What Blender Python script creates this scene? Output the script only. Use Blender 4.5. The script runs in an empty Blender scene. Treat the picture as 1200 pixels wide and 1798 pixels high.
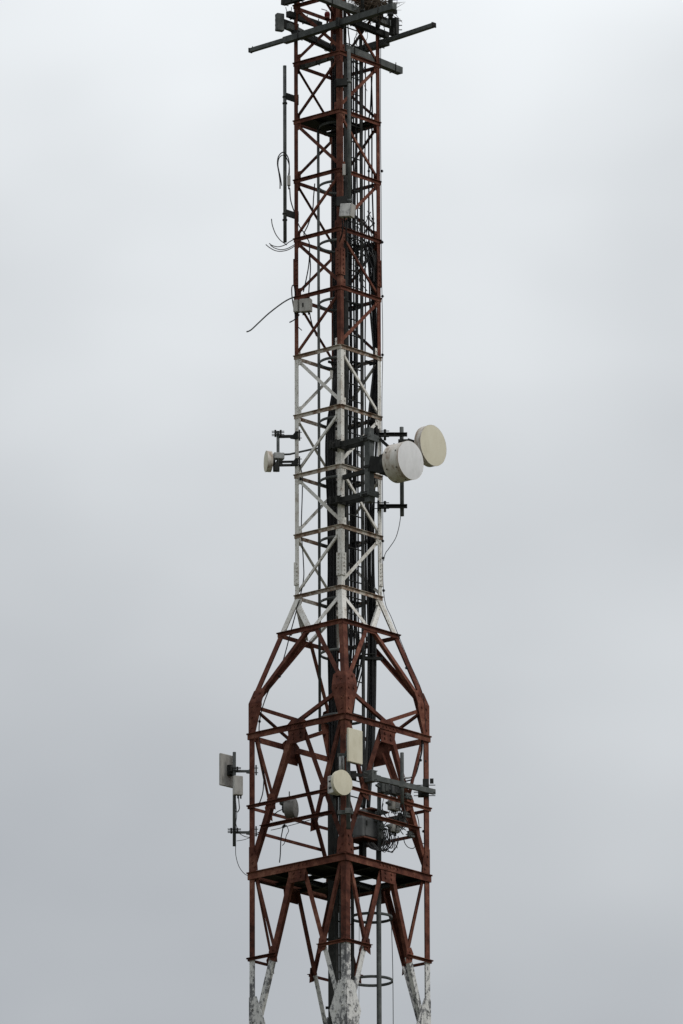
import bpy, bmesh, math, random
from mathutils import Vector, Matrix

random.seed(7)
R_ = math.radians
scn = bpy.context.scene
col = scn.collection

# ------------------------------------------------------------------ camera
D = 160.0                       # metres from the tower
CAM = Vector((0.0, -D, 1.7))
FPX = 17443.0                   # focal length in pixels of a 1200 px wide frame
E0 = R_(15.6)
YAW = 5.8 / FPX
ROLL = 0.0034
fw = Vector((math.sin(YAW) * math.cos(E0), math.cos(YAW) * math.cos(E0), math.sin(E0))).normalized()
rt = fw.cross(Vector((0, 0, 1))).normalized()
up = rt.cross(fw).normalized()
rt, up = (rt * math.cos(ROLL) - up * math.sin(ROLL)), (up * math.cos(ROLL) + rt * math.sin(ROLL))
cam = bpy.data.cameras.new('camera')
cam.sensor_fit = 'HORIZONTAL'
cam.sensor_width = 36.0
cam.lens = 36.0 * FPX / 1200.0
cam.clip_start = 1.0
cam.clip_end = 20000.0
camo = bpy.data.objects.new('camera', cam)
camo.matrix_world = Matrix(((rt.x, up.x, -fw.x, CAM.x), (rt.y, up.y, -fw.y, CAM.y), (rt.z, up.z, -fw.z, CAM.z), (0, 0, 0, 1)))
col.objects.link(camo)
scn.camera = camo

# ------------------------------------------------------------------ light and sky
SUN_EL, SUN_AZ = R_(44), R_(58)          # azimuth measured from behind the camera towards its right
scn.view_settings.view_transform = 'Standard'
scn.view_settings.look = 'None'
scn.view_settings.exposure = 0.0
scn.view_settings.gamma = 1.0
sun = bpy.data.lights.new('sun', 'SUN')
sun.energy = 1.25
sun.angle = R_(20)
sun.color = (1.0, 0.97, 0.92)
suno = bpy.data.objects.new('sun', sun)
to_sun = Vector((math.sin(SUN_AZ) * math.cos(SUN_EL), -math.cos(SUN_AZ) * math.cos(SUN_EL), math.sin(SUN_EL)))
suno.rotation_euler = to_sun.to_track_quat('Z', 'Y').to_euler()
col.objects.link(suno)

world = bpy.data.worlds.new('World')
scn.world = world
world.use_nodes = True
nt = world.node_tree
nt.nodes.clear()
def wn(t, **kw):
    n = nt.nodes.new(t)
    for k, v in kw.items():
        setattr(n, k, v)
    return n
wo = wn('ShaderNodeOutputWorld')
bg = wn('ShaderNodeBackground')
bg.inputs['Strength'].default_value = 0.1
nt.links.new(bg.outputs[0], wo.inputs[0])
sky = wn('ShaderNodeTexSky', sky_type='NISHITA')
sky.sun_disc = False
sky.sun_elevation = SUN_EL
sky.sun_rotation = math.pi - SUN_AZ
tc = wn('ShaderNodeTexCoord')
# soft overcast deck: brighter where the cloud thins out high up, duller low down
bright = Vector((math.sin(R_(0.8)) * math.cos(R_(20.5)), math.cos(R_(0.8)) * math.cos(R_(20.5)), math.sin(R_(20.5))))
dst = wn('ShaderNodeVectorMath', operation='DISTANCE')
dst.inputs[1].default_value = bright
no1 = wn('ShaderNodeTexNoise'); no1.inputs['Scale'].default_value = 13.0; no1.inputs['Detail'].default_value = 3.0; no1.inputs['Roughness'].default_value = 0.45
no2 = wn('ShaderNodeTexNoise'); no2.inputs['Scale'].default_value = 34.0; no2.inputs['Detail'].default_value = 2.0; no2.inputs['Roughness'].default_value = 0.4
mp = wn('ShaderNodeMapping'); mp.inputs['Scale'].default_value = (1.0, 1.0, 1.7); mp.inputs['Location'].default_value = (5.3, 2.9, 0.6)
nt.links.new(tc.outputs['Generated'], dst.inputs[0])
nt.links.new(tc.outputs['Generated'], mp.inputs['Vector'])
nt.links.new(mp.outputs[0], no1.inputs['Vector'])
nt.links.new(mp.outputs[0], no2.inputs['Vector'])
def wmath(op, a, b, c=None):
    n = wn('ShaderNodeMath', operation=op)
    for i, v in enumerate((a, b, c)):
        if v is None: continue
        if isinstance(v, (int, float)): n.inputs[i].default_value = v
        else: nt.links.new(v, n.inputs[i])
    return n.outputs[0]
d1 = wmath('MULTIPLY_ADD', no1.outputs['Fac'], 0.068, dst.outputs['Value'])
d1 = wmath('MULTIPLY_ADD', no2.outputs['Fac'], 0.036, d1)
d2v = wn('ShaderNodeVectorMath', operation='DISTANCE')          # a second, paler break in the cloud low to the right
d2v.inputs[1].default_value = Vector((math.sin(R_(2.3)) * math.cos(R_(14.5)), math.cos(R_(2.3)) * math.cos(R_(14.5)), math.sin(R_(14.5))))
nt.links.new(tc.outputs['Generated'], d2v.inputs[0])
m2 = wn('ShaderNodeMapRange'); m2.interpolation_type = 'SMOOTHSTEP'
m2.inputs['From Min'].default_value = 0.0; m2.inputs['From Max'].default_value = 0.032
m2.inputs['To Min'].default_value = -0.022; m2.inputs['To Max'].default_value = 0.0
nt.links.new(d2v.outputs['Value'], m2.inputs['Value'])
d1 = wmath('ADD', wmath('ADD', d1, m2.outputs[0]), 0.006)
sepw = wn('ShaderNodeSeparateXYZ')
nt.links.new(tc.outputs['Generated'], sepw.inputs[0])
ramp = wn('ShaderNodeValToRGB')
ramp.color_ramp.interpolation = 'B_SPLINE'
def cl(v, b=0.0): return (v * (0.940 - b), v * (0.975 - b * 0.5), v * (1.0 + b), 1)
els = [(0.0, 1.12, 0), (0.078, 1.06, 0), (0.106, 0.93, 0), (0.134, 0.75, .004), (0.162, 0.635, .008), (0.190, 0.555, .014), (0.218, 0.46, .026), (0.31, 0.39, .032)]
ramp.color_ramp.elements[0].position = 0.0
ramp.color_ramp.elements[1].position = els[-1][0]
ramp.color_ramp.elements[0].color = cl(*els[0][1:])
ramp.color_ramp.elements[1].color = cl(*els[-1][1:])
for p, v, b in els[1:-1]:
    e = ramp.color_ramp.elements.new(p); e.color = cl(v, b)
nt.links.new(d1, ramp.inputs[0])
# the rest of the dome: plain overcast, lighter towards the zenith
dome = wn('ShaderNodeValToRGB')
dome.color_ramp.elements[0].position = 0.0; dome.color_ramp.elements[0].color = cl(0.40)
dome.color_ramp.elements[1].position = 1.0; dome.color_ramp.elements[1].color = cl(0.95)
nt.links.new(sepw.outputs['Z'], dome.inputs[0])
mf = wn('ShaderNodeMapRange'); mf.interpolation_type = 'SMOOTHSTEP'
mf.inputs['From Min'].default_value = 0.16; mf.inputs['From Max'].default_value = 0.40
nt.links.new(dst.outputs['Value'], mf.inputs['Value'])
mixd = wn('ShaderNodeMixRGB')
nt.links.new(mf.outputs[0], mixd.inputs[0]); nt.links.new(ramp.outputs[0], mixd.inputs[1]); nt.links.new(dome.outputs[0], mixd.inputs[2])
gain = wn('ShaderNodeMixRGB', blend_type='MULTIPLY'); gain.inputs[0].default_value = 1.0
gain.inputs[2].default_value = (10, 10, 10, 1)
nt.links.new(mixd.outputs[0], gain.inputs[1])
veil = wn('ShaderNodeMixRGB'); veil.inputs[0].default_value = 0.96
nt.links.new(sky.outputs[0], veil.inputs[1]); nt.links.new(gain.outputs[0], veil.inputs[2])
nt.links.new(veil.outputs[0], bg.inputs['Color'])

# ------------------------------------------------------------------ pixel <-> world
def P(px, py, Y):
    d = fw + rt * ((px - 600.0) / FPX) + up * ((899.0 - py) / FPX)
    t = (Y - CAM.y) / d.y
    return CAM + d * t

PXM = 105.0
ROT = R_(4.0)
RN, RW = 76.4 / PXM, 157.0 / PXM          # half diagonals of the slim and of the wide shaft
E1 = Vector((math.cos(ROT) + math.sin(ROT), math.sin(ROT) - math.cos(ROT), 0)).normalized()   # left corner -> front corner
E2 = Vector((math.cos(ROT) - math.sin(ROT), math.sin(ROT) + math.cos(ROT), 0)).normalized()   # left corner -> back corner
ZU = Vector((0, 0, 1))
CD = {'L': Vector((-math.cos(ROT), -math.sin(ROT), 0)), 'F': Vector((math.sin(ROT), -math.cos(ROT), 0)),
      'R': Vector((math.cos(ROT), math.sin(ROT), 0)), 'B': Vector((-math.sin(ROT), math.cos(ROT), 0))}
ORDER = 'LFRB'
def corner(c, r, z): return CD[c] * r + Vector((0, 0, z))
def zl(py, r): return P(500, py, -r * math.sin(ROT)).z
def outn(a, b): return (CD[a] + CD[b]).normalized()

# ------------------------------------------------------------------ materials
def mat(name, stops, scale=6.0, rough=0.6, metal=0.0, detail=6.0, nrough=0.6, bump=0.0, stretch=(1, 1, 1), fine=None, spec=0.25, vary=0.0, patch=None):
    m = bpy.data.materials.new(name); m.use_nodes = True
    t = m.node_tree; b = t.nodes['Principled BSDF']
    b.inputs['Roughness'].default_value = rough; b.inputs['Metallic'].default_value = metal
    b.inputs['Specular IOR Level'].default_value = spec
    c = t.nodes.new('ShaderNodeNewGeometry')
    mpn = t.nodes.new('ShaderNodeMapping'); mpn.inputs['Scale'].default_value = stretch
    t.links.new(c.outputs['Position'], mpn.inputs['Vector'])
    n = t.nodes.new('ShaderNodeTexNoise'); n.inputs['Scale'].default_value = scale
    n.inputs['Detail'].default_value = detail; n.inputs['Roughness'].default_value = nrough
    t.links.new(mpn.outputs[0], n.inputs['Vector'])
    r = t.nodes.new('ShaderNodeValToRGB')
    els = r.color_ramp.elements
    els[0].position, els[0].color = stops[0][0], (*stops[0][1], 1)
    els[1].position, els[1].color = stops[-1][0], (*stops[-1][1], 1)
    for p, cc in stops[1:-1]:
        e = els.new(p); e.color = (*cc, 1)
    t.links.new(n.outputs['Fac'], r.inputs[0])
    if patch:                                # larger areas that have weathered more than others
        ps, amp = patch
        n3 = t.nodes.new('ShaderNodeTexNoise'); n3.inputs['Scale'].default_value = ps; n3.inputs['Detail'].default_value = 2
        t.links.new(mpn.outputs[0], n3.inputs['Vector'])
        k1 = t.nodes.new('ShaderNodeMath'); k1.operation = 'SUBTRACT'; k1.inputs[1].default_value = .5; t.links.new(n3.outputs['Fac'], k1.inputs[0])
        k2 = t.nodes.new('ShaderNodeMath'); k2.operation = 'MULTIPLY_ADD'; k2.inputs[1].default_value = amp
        t.links.new(k1.outputs[0], k2.inputs[0]); t.links.new(n.outputs['Fac'], k2.inputs[2]); t.links.new(k2.outputs[0], r.inputs[0])
    outc = r.outputs[0]
    if fine:                                 # second layer: small flecks of another colour
        fs, fcol, lo, hi = fine
        n2 = t.nodes.new('ShaderNodeTexNoise'); n2.inputs['Scale'].default_value = fs; n2.inputs['Detail'].default_value = 5
        n2.inputs['Roughness'].default_value = 0.65
        t.links.new(mpn.outputs[0], n2.inputs['Vector'])
        r2 = t.nodes.new('ShaderNodeMapRange'); r2.inputs['From Min'].default_value = lo; r2.inputs['From Max'].default_value = hi
        t.links.new(n2.outputs['Fac'], r2.inputs['Value'])
        mx = t.nodes.new('ShaderNodeMixRGB'); mx.inputs[2].default_value = (*fcol, 1)
        t.links.new(r2.outputs[0], mx.inputs[0]); t.links.new(outc, mx.inputs[1]); outc = mx.outputs[0]
    oi = t.nodes.new('ShaderNodeObjectInfo')          # every member weathered a little differently
    vr = t.nodes.new('ShaderNodeMapRange'); vr.inputs['To Min'].default_value = 1 - vary; vr.inputs['To Max'].default_value = 1 + vary
    t.links.new(oi.outputs['Random'], vr.inputs['Value'])
    hv = t.nodes.new('ShaderNodeHueSaturation'); t.links.new(vr.outputs[0], hv.inputs['Value']); t.links.new(outc, hv.inputs['Color'])
    t.links.new(hv.outputs[0], b.inputs['Base Color'])
    if bump:
        bp = t.nodes.new('ShaderNodeBump'); bp.inputs['Strength'].default_value = bump; bp.inputs['Distance'].default_value = 0.01
        t.links.new(n.outputs['Fac'], bp.inputs['Height']); t.links.new(bp.outputs[0], b.inputs['Normal'])
    return m

M_RED = mat('red_oxide_paint', [(0.28, (.050, .018, .013)), (0.48, (.112, .039, .027)), (0.60, (.150, .058, .039)), (0.74, (.225, .103, .071))], scale=7, rough=.75, bump=.08,
            fine=(30, (.040, .019, .014), .585, .68), spec=.12, vary=.22, patch=(1.1, .7))
M_WHITE = mat('white_paint', [(0.28, (.50, .46, .41)), (0.5, (.73, .72, .69)), (1, (.81, .80, .78))], scale=5, rough=.65,
              fine=(30, (.15, .085, .055), .575, .66), spec=.2, vary=.07)
M_RUSTW = mat('rusted_white_paint', [(0.32, (.15, .085, .055)), (0.48, (.29, .215, .165)), (0.60, (.52, .48, .43))], scale=9, rough=.8, bump=.1, spec=.12, vary=.15, patch=(1.5, .6))
M_WORN = mat('flaking_white_paint', [(0.36, (.11, .112, .12)), (0.475, (.22, .222, .23)), (0.515, (.60, .60, .595)), (0.75, (.78, .78, .77))], scale=13, rough=.75, detail=12, nrough=.75,
             bump=.15, stretch=(1, 1, .7), fine=(80, (.14, .14, .15), .60, .66), spec=.15, patch=(2.3, .45))
M_GALV = mat('weathered_galvanised_steel', [(0.3, (.062, .068, .068)), (0.55, (.100, .108, .107)), (0.8, (.17, .178, .172))], scale=9, rough=.65, metal=.1, spec=.2, vary=.15, patch=(2, .5))
M_DARK = mat('dark_grimy_steel', [(0.3, (.018, .019, .019)), (0.6, (.035, .036, .035)), (0.85, (.065, .064, .06))], scale=9, rough=.75, spec=.15, vary=.2)
M_LIGHTG = mat('light_galvanised_steel', [(0.3, (.25, .255, .255)), (0.7, (.42, .425, .42))], scale=14, rough=.45, metal=.4)
M_BLACK = mat('black_rubber', [(0.3, (.008, .008, .009)), (0.7, (.020, .020, .022))], scale=10, rough=.6, spec=.2, vary=.35)
M_SHEATH = mat('dull_cable_sheath', [(0.3, (.022, .022, .023)), (0.7, (.045, .045, .046))], scale=12, rough=.5, spec=.4, vary=.3)
M_DRUM = mat('grimy_grey_drum', [(0.3, (.13, .125, .12)), (0.6, (.24, .235, .23)), (0.8, (.30, .30, .295))], scale=7, rough=.6, spec=.2)
M_GCABLE = mat('grey_cable_jacket', [(0.3, (.07, .072, .075)), (0.7, (.115, .118, .12))], scale=10, rough=.55)
M_CREAM = mat('cream_radome', [(0.3, (.60, .56, .44)), (0.5, (.66, .62, .495)), (0.75, (.705, .67, .545))], scale=5, rough=.5, stretch=(1.6, 1.6, .8), fine=(45, (.42, .36, .25), .62, .76))
M_WRAD = mat('white_radome_fabric', [(0.3, (.66, .66, .67)), (0.5, (.72, .72, .735)), (0.7, (.76, .76, .775))], scale=6, rough=.55, stretch=(1.6, 1.6, .8), fine=(45, (.50, .48, .45), .64, .8))
M_SHROUD = mat('stained_drum_shroud', [(0.36, (.36, .29, .235)), (0.5, (.60, .56, .51)), (0.7, (.71, .69, .655))], scale=7, rough=.55, stretch=(2.2, 2.2, .7),
               fine=(36, (.20, .13, .09), .62, .72), patch=(2.2, .6))
M_BOX = mat('pale_grey_enclosure', [(0.3, (.33, .315, .295)), (0.55, (.45, .44, .42)), (0.75, (.50, .49, .47))], scale=7, stretch=(2, 2, .6), vary=.08, rough=.5, fine=(50, (.25, .24, .22), .68, .8))
M_DIRTYW = mat('dirty_white_enclosure', [(0.36, (.30, .30, .30)), (0.52, (.60, .60, .59)), (0.8, (.72, .72, .71))], scale=9, rough=.5)
M_CAB = mat('grey_cabinet_paint', [(0.3, (.105, .11, .112)), (0.7, (.17, .176, .18))], scale=5, rough=.5, fine=(40, (.13, .12, .11), .66, .8))
M_TWIG = mat('dry_twigs', [(0.3, (.05, .035, .025)), (0.7, (.12, .09, .065))], scale=30, rough=.9)
M_LENS = mat('red_lamp_lens', [(0.3, (.10, .008, .008)), (0.7, (.14, .012, .012))], scale=10, rough=.25)
M_GROUND = mat('rough_grass_ground', [(0.3, (.055, .06, .028)), (0.5, (.085, .085, .045)), (0.75, (.13, .115, .075))], scale=.05, rough=.95, detail=10, nrough=.7)

# ------------------------------------------------------------------ mesh builder
def basis(axis, hint):
    a = axis.normalized()
    u = hint - a * hint.dot(a)
    if u.length < 1e-5:
        u = a.orthogonal()
    u.normalize()
    return a, u, a.cross(u)

WLOC = {}
class MB:
    def __init__(self):
        self.v, self.f, self.mi, self.sm = [], [], [], []
    def face(self, ids, m=0, s=False):
        self.f.append(ids); self.mi.append(m); self.sm.append(s)
    def prism(self, p0, p1, sec, u, v, m=0):
        """sec: 2-D outline (counter-clockwise in u,v) swept from p0 to p1"""
        n = len(sec); b = len(self.v)
        for p in (p0, p1):
            for x, y in sec: self.v.append(p + u * x + v * y)
        for i in range(n):
            j = (i + 1) % n
            self.face((b + i, b + j, b + n + j, b + n + i), m)
        self.face(tuple(b + i for i in reversed(range(n))), m)
        self.face(tuple(b + n + i for i in range(n)), m)
        return self
    def angle(self, p0, p1, u, v, w1, w2, t, m=0):
        a = (p1 - p0).normalized()
        u = (u - a * u.dot(a)).normalized()
        v = v - a * v.dot(a); v = (v - u * v.dot(u)).normalized()
        return self.prism(p0, p1, [(0, 0), (w1, 0), (w1, t), (t, t), (t, w2), (0, w2)], u, v, m)
    def bar(self, p0, p1, w, h, hint=ZU, m=0):
        """rectangular bar: w across, h along the hint direction"""
        a, u, v = basis(p1 - p0, hint)
        return self.prism(p0, p1, [(-h / 2, -w / 2), (h / 2, -w / 2), (h / 2, w / 2), (-h / 2, w / 2)], u, v, m)
    def channel(self, p0, p1, w, h, hint=ZU, t=.008, m=0, flip=1):
        a, u, v = basis(p1 - p0, hint); v = v * flip
        return self.prism(p0, p1, [(-h / 2, 0), (h / 2, 0), (h / 2, w), (h / 2 - t, w), (h / 2 - t, t), (-h / 2 + t, t), (-h / 2 + t, w), (-h / 2, w)], u, v, m)
    def box(self, c, a1, h1, a2, h2, a3=ZU, h3=.1, m=0, bevel=0.0):
        bm = bmesh.new()
        bmesh.ops.create_cube(bm, size=2.0)
        for q in bm.verts:
            q.co = Vector((q.co.x * h1, q.co.y * h2, q.co.z * h3))
        if bevel:
            bmesh.ops.bevel(bm, geom=bm.edges[:], offset=bevel, segments=2, profile=.5, affect='EDGES')
        b = len(self.v)
        for q in bm.verts: self.v.append(c + a1 * q.co.x + a2 * q.co.y + a3 * q.co.z)
        bm.verts.index_update()
        for fc in bm.faces: self.face(tuple(b + q.index for q in fc.verts), m)
        bm.free(); return self
    def tube(self, pts, r, seg=8, m=0, caps=True, smooth=True):
        n = len(pts); b = len(self.v)
        prev = None
        for i, p in enumerate(pts):
            a = (pts[min(i + 1, n - 1)] - pts[max(i - 1, 0)])
            if a.length < 1e-7: a = Vector((0, 0, 1))
            if prev is None: _, u, v = basis(a, Vector((.3, .8, .1)))
            else: _, u, v = basis(a, prev)
            prev = u
            rr = r[i] if isinstance(r, (list, tuple)) else r
            for k in range(seg):
                t = 2 * math.pi * k / seg
                self.v.append(p + u * (rr * math.cos(t)) + v * (rr * math.sin(t)))
        for i in range(n - 1):
            for k in range(seg):
                k2 = (k + 1) % seg
                self.face((b + i * seg + k, b + i * seg + k2, b + (i + 1) * seg + k2, b + (i + 1) * seg + k), m, smooth)
        if caps:
            self.face(tuple(b + k for k in reversed(range(seg))), m)
            self.face(tuple(b + (n - 1) * seg + k for k in range(seg)), m)
        return self
    def cyl(self, p0, p1, r, seg=12, m=0): return self.tube([p0, p1], r, seg, m)
    def hexbolt(self, p, n, r=.016, h=.014, m=0): return self.tube([p, p + n * h], r, 6, m, True, False)
    def lathe(self, base, axis, prof, seg=48, m=0):
        """prof: (distance along axis, radius); every span is a strip of its own, so corners stay crisp"""
        a, u, v = basis(axis, ZU)
        for (d0, r0), (d1, r1) in zip(prof, prof[1:]):
            b = len(self.v)
            for d, r in ((d0, r0), (d1, r1)):
                for k in range(seg):
                    t = 2 * math.pi * k / seg
                    self.v.append(base + a * d + u * (r * math.cos(t)) + v * (r * math.sin(t)))
            for k in range(seg):
                k2 = (k + 1) % seg
                self.face((b + k, b + k2, b + seg + k2, b + seg + k), m, True)
        return self
    def plate(self, pts, n, t, m=0):
        """flat polygon given in 3-D, t thick along n"""
        b = len(self.v); k = len(pts)
        self.v += [p.copy() for p in pts] + [p + n * t for p in pts]
        for i in range(k):
            j = (i + 1) % k
            self.face((b + i, b + j, b + k + j, b + k + i), m)
        self.face(tuple(b + i for i in reversed(range(k))), m)
        self.face(tuple(b + k + i for i in range(k)), m)
        return self
    def build(self, name, mats, parent=None, loc=None):
        if not isinstance(mats, (list, tuple)): mats = [mats]
        o0 = WLOC[parent.name] if parent else (loc if loc is not None else Vector((0, 0, 0)))
        me = bpy.data.meshes.new(name)
        me.from_pydata([tuple(p - o0) for p in self.v], [], self.f)
        for m in mats: me.materials.append(m)
        me.polygons.foreach_set('material_index', self.mi)
        me.polygons.foreach_set('use_smooth', self.sm)
        bm = bmesh.new(); bm.from_mesh(me)
        bmesh.ops.recalc_face_normals(bm, faces=bm.faces[:])
        bm.to_mesh(me); bm.free(); me.update()
        o = bpy.data.objects.new(name, me); col.objects.link(o)
        if parent: o.parent = parent
        else: o.location = o0
        WLOC[o.name] = Vector(o0)
        return o

def thing(name, label, cat, loc, group=None):
    o = bpy.data.objects.new(name, None); col.objects.link(o)
    o.empty_display_size = .2
    o.location = loc; WLOC[o.name] = Vector(loc)
    o['label'] = label; o['category'] = cat
    if group: o['group'] = group
    return o
def tag(o, label, cat, group=None):
    o['label'] = label; o['category'] = cat
    if group: o['group'] = group
    return o

def spline(pts, step=6):
    out = []
    n = len(pts)
    for i in range(n - 1):
        p0, p1, p2, p3 = pts[max(i - 1, 0)], pts[i], pts[i + 1], pts[min(i + 2, n - 1)]
        for k in range(step):
            t = k / step
            out.append(0.5 * ((2 * p1) + (p2 - p0) * t + (2 * p0 - 5 * p1 + 4 * p2 - p3) * t * t + (3 * p1 - p0 - 3 * p2 + p3) * t ** 3))
    out.append(pts[-1].copy())
    return out

# ------------------------------------------------------------------ ground
g = MB()
GS = 9000.0
g.v = [Vector((-GS, -GS, 0)), Vector((GS, -GS, 0)), Vector((GS, GS, 0)), Vector((-GS, GS, 0))]
g.face((0, 1, 2, 3))
go = g.build('ground', M_GROUND); go['kind'] = 'structure'

# ------------------------------------------------------------------ lattice tower
tower = thing('lattice_tower', 'tall square lattice tower in red and white bands with braced angle steel legs', 'tower', Vector((0, 0, 0)))
RINGS = [-93, 9, 110.5, 212, 316, 419, 521.5, 625, 729.5, 834, 939.5, 1046]
ZR = [zl(p, RN) for p in RINGS]
ZT = zl(1112, 104.5 / PXM); RT = 104.5 / PXM
ZK, ZA, ZB, ZB2, ZC, ZD, ZE = [zl(p, RW) for p in (1236, 1289, 1415, 1455, 1533, 1683, 1848)]
Z_RW, Z_WR, Z_RW2 = ZR[7] - .015, ZT, ZD - .03       # heights at which the paint changes
def paint(z):
    return 0 if z > Z_RW else 1 if z > Z_WR else 0 if z > Z_RW2 else 2
PAINTS = [M_RED, M_WHITE, M_WORN]
def bands(p0, p1, cuts=(None,)):
    """cut a member at the paint lines"""
    a, b = p0, p1
    zs = [z for z in (Z_RW, Z_WR, Z_RW2) if min(a.z, b.z) < z < max(a.z, b.z)]
    ts = sorted([0.0, 1.0] + [(z - a.z) / (b.z - a.z) for z in zs])
    return [(a.lerp(b, t0), a.lerp(b, t1), paint(a.lerp(b, (t0 + t1) / 2).z)) for t0, t1 in zip(ts, ts[1:])]
def member(p0, p1, u, v, w1, w2, t, name, extra=None, force=None):
    mb = MB()
    for a, b, m in bands(p0, p1):
        mb.angle(a, b, u, v, w1, w2, t, m)
    if extra: extra(mb)
    if force: return mb.build(name, [force], tower)
    return mb.build(name, PAINTS, tower)
NEXT = {'L': 'F', 'F': 'R', 'R': 'B', 'B': 'L'}
PREV = {b: a for a, b in NEXT.items()}
def along(a, b): return (CD[b] - CD[a]).normalized()

# legs: slim shaft, sloping shoulder and wide shaft down to the ground, one mesh each
for c in ORDER:
    n_, p_ = NEXT[c], PREV[c]
    u, v = along(c, n_), along(c, p_)
    mb = MB()
    for a, b, m in bands(corner(c, RN, ZR[0]), corner(c, RN, ZR[-1] - .05)):
        mb.angle(a, b, u, v, .082, .082, .008, m)
    for a, b, m in bands(corner(c, RN, ZR[-1] - .05), corner(c, RW, ZK)):
        mb.angle(a, b, u, v, .10, .10, .009, m)
    for a, b, m in bands(corner(c, RW, ZK), corner(c, RW, 0)):
        mb.angle(a, b, u, v, .112, .112, .011, m)
    mb.build('leg', PAINTS, tower)

FACES = [('L', 'F'), ('F', 'R'), ('R', 'B'), ('B', 'L')]
# slim shaft: rings of horizontals, one diagonal per face and bay, alternating direction
for i, z in enumerate(ZR):
    for a, b in FACES:
        o = outn(a, b); d = along(a, b)
        off = o * .002
        p0, p1 = corner(a, RN, z) - d * .008 + off, corner(b, RN, z) + d * .004 + off
        mb = MB()
        m = M_RED if i < 7 else M_RUSTW
        mb.angle(p0, p1, -ZU, o, .066, .034, .007)
        mb.build('horizontal_beam', [m], tower)
for i in range(len(ZR) - 1):
    zt, zb = ZR[i], ZR[i + 1]
    fwd = (i % 2 == 1)
    for a, b in FACES:
        o = outn(a, b); d = along(a, b)
        ca, cb = (a, b) if fwd else (b, a)
        dd = d if fwd else -d
        p0 = corner(ca, RN, zt - .13) + dd * .055 - o * .024
        p1 = corner(cb, RN, zb + .055) - dd * .055 - o * .024
        perp = Vector((0, 0, 1))
        heavy = fwd == ((a, b) in (('L', 'F'), ('R', 'B')))
        member(p0, p1, perp, -o, .058 if heavy else .042, .05 if heavy else .03, .006, 'diagonal_brace')
# joint plates with bolts beside each leg
for i, z in enumerate(ZR[1:], 1):
    for a, b in FACES:
        o = outn(a, b); d = along(a, b)
        fwd = (i % 2 == 1)
        for c, s in ((a, 1), (b, -1)):
            e = d * s
            # below the ring starts a diagonal at corner a when fwd, above it ends one at corner a when fwd
            q = corner(c, RN, z) - o * .010
            starts = (fwd and c == a) or (not fwd and c == b)
            if i == len(ZR) - 1: starts = True
            lo, hi = (-.20, -.03) if starts else (-.03, .14)
            mb = MB()
            mb.plate([q + e * .02 + ZU * lo, q + e * .135 + ZU * (lo + .04), q + e * .135 + ZU * hi, q + e * .02 + ZU * hi], -o, .007, 0)
            for k in (.25, .7):
                mb.hexbolt(q + e * .105 + ZU * (lo + (hi - lo) * k), o, .013, .013, 0)
            pm = M_RED if z > Z_RW + .02 else M_WHITE
            mb.build('gusset_plate', [pm], tower)
# splice plates with two rows of bolts
for ytop, ybot in ((455, 502), (988, 1028)):
    zt, zb = zl(ytop, RN), zl(ybot, RN)
    for c in ORDER:
        mb = MB()
        for nb in (NEXT[c], PREV[c]):
            o = outn(c, nb); d = along(c, nb)
            q = corner(c, RN + .012, 0) + o * .003
            mb.plate([q + ZU * zb, q + d * .105 + ZU * zb, q + d * .105 + ZU * zt, q + ZU * zt], o, .009)
            for k in range(6):
                mb.hexbolt(q + o * .009 + d * .062 + ZU * (zb + (zt - zb) * (k + .5) / 6), o, .015, .016)
        mb.build('splice_plate', [M_RED if zt > Z_RW else M_WHITE], tower)

# shoulder ring and its bracing
def mid(a, b, r, z): return (corner(a, r, z) + corner(b, r, z)) / 2
for a, b in FACES:
    o = outn(a, b); d = along(a, b)
    p0, p1 = corner(a, RT, ZT) - d * .02 + o * .012, corner(b, RT, ZT) + d * .02 + o * .012
    mb = MB(); mb.angle(p0, p1, -ZU, o, .075, .04, .008)
    mb.build('horizontal_beam', [M_RED], tower)
    m = mid(a, b, RT, ZT)
    for c, s in ((a, -1), (b, 1)):
        top = corner(c, RN, ZR[-1] - .12) - d * s * .06 - o * .02
        mend = m + d * s * .03 - o * .012 + ZU * .01
        member(top, mend, d * s, -o, .085, .05, .008, 'diagonal_brace', force=M_WHITE)
        low = corner(c, RW, ZK + .03) - d * s * .12 - o * .03
        member(m + d * s * .03 - o * .012 - ZU * .02, low, d * s, -o, .075, .06, .008, 'diagonal_brace', force=M_RED)
    mb = MB()
    q = m + o * .012
    mb.plate([q - d * .07 - ZU * .0, q - d * .10 - ZU * .11, q + d * .10 - ZU * .11, q + d * .07 - ZU * .0], -o, .008)
    mb.build('shoulder_gusset', [M_RED], tower)

def face_plate(c, nb, pts, m, name, bolts=(), t=.011, off=.003, parent=tower, r=RW):
    """pts: (distance from the corner along the face, height) outline"""
    o = outn(c, nb); d = along(c, nb)
    mb = MB(); q = CD[c] * r + o * off
    mb.plate([q + d * x + ZU * z for x, z in pts], o, t)
    for x, z in bolts: mb.hexbolt(q + o * t + d * x + ZU * z, o, .021, .018)
    return mb.build(name, [m], parent)
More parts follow.
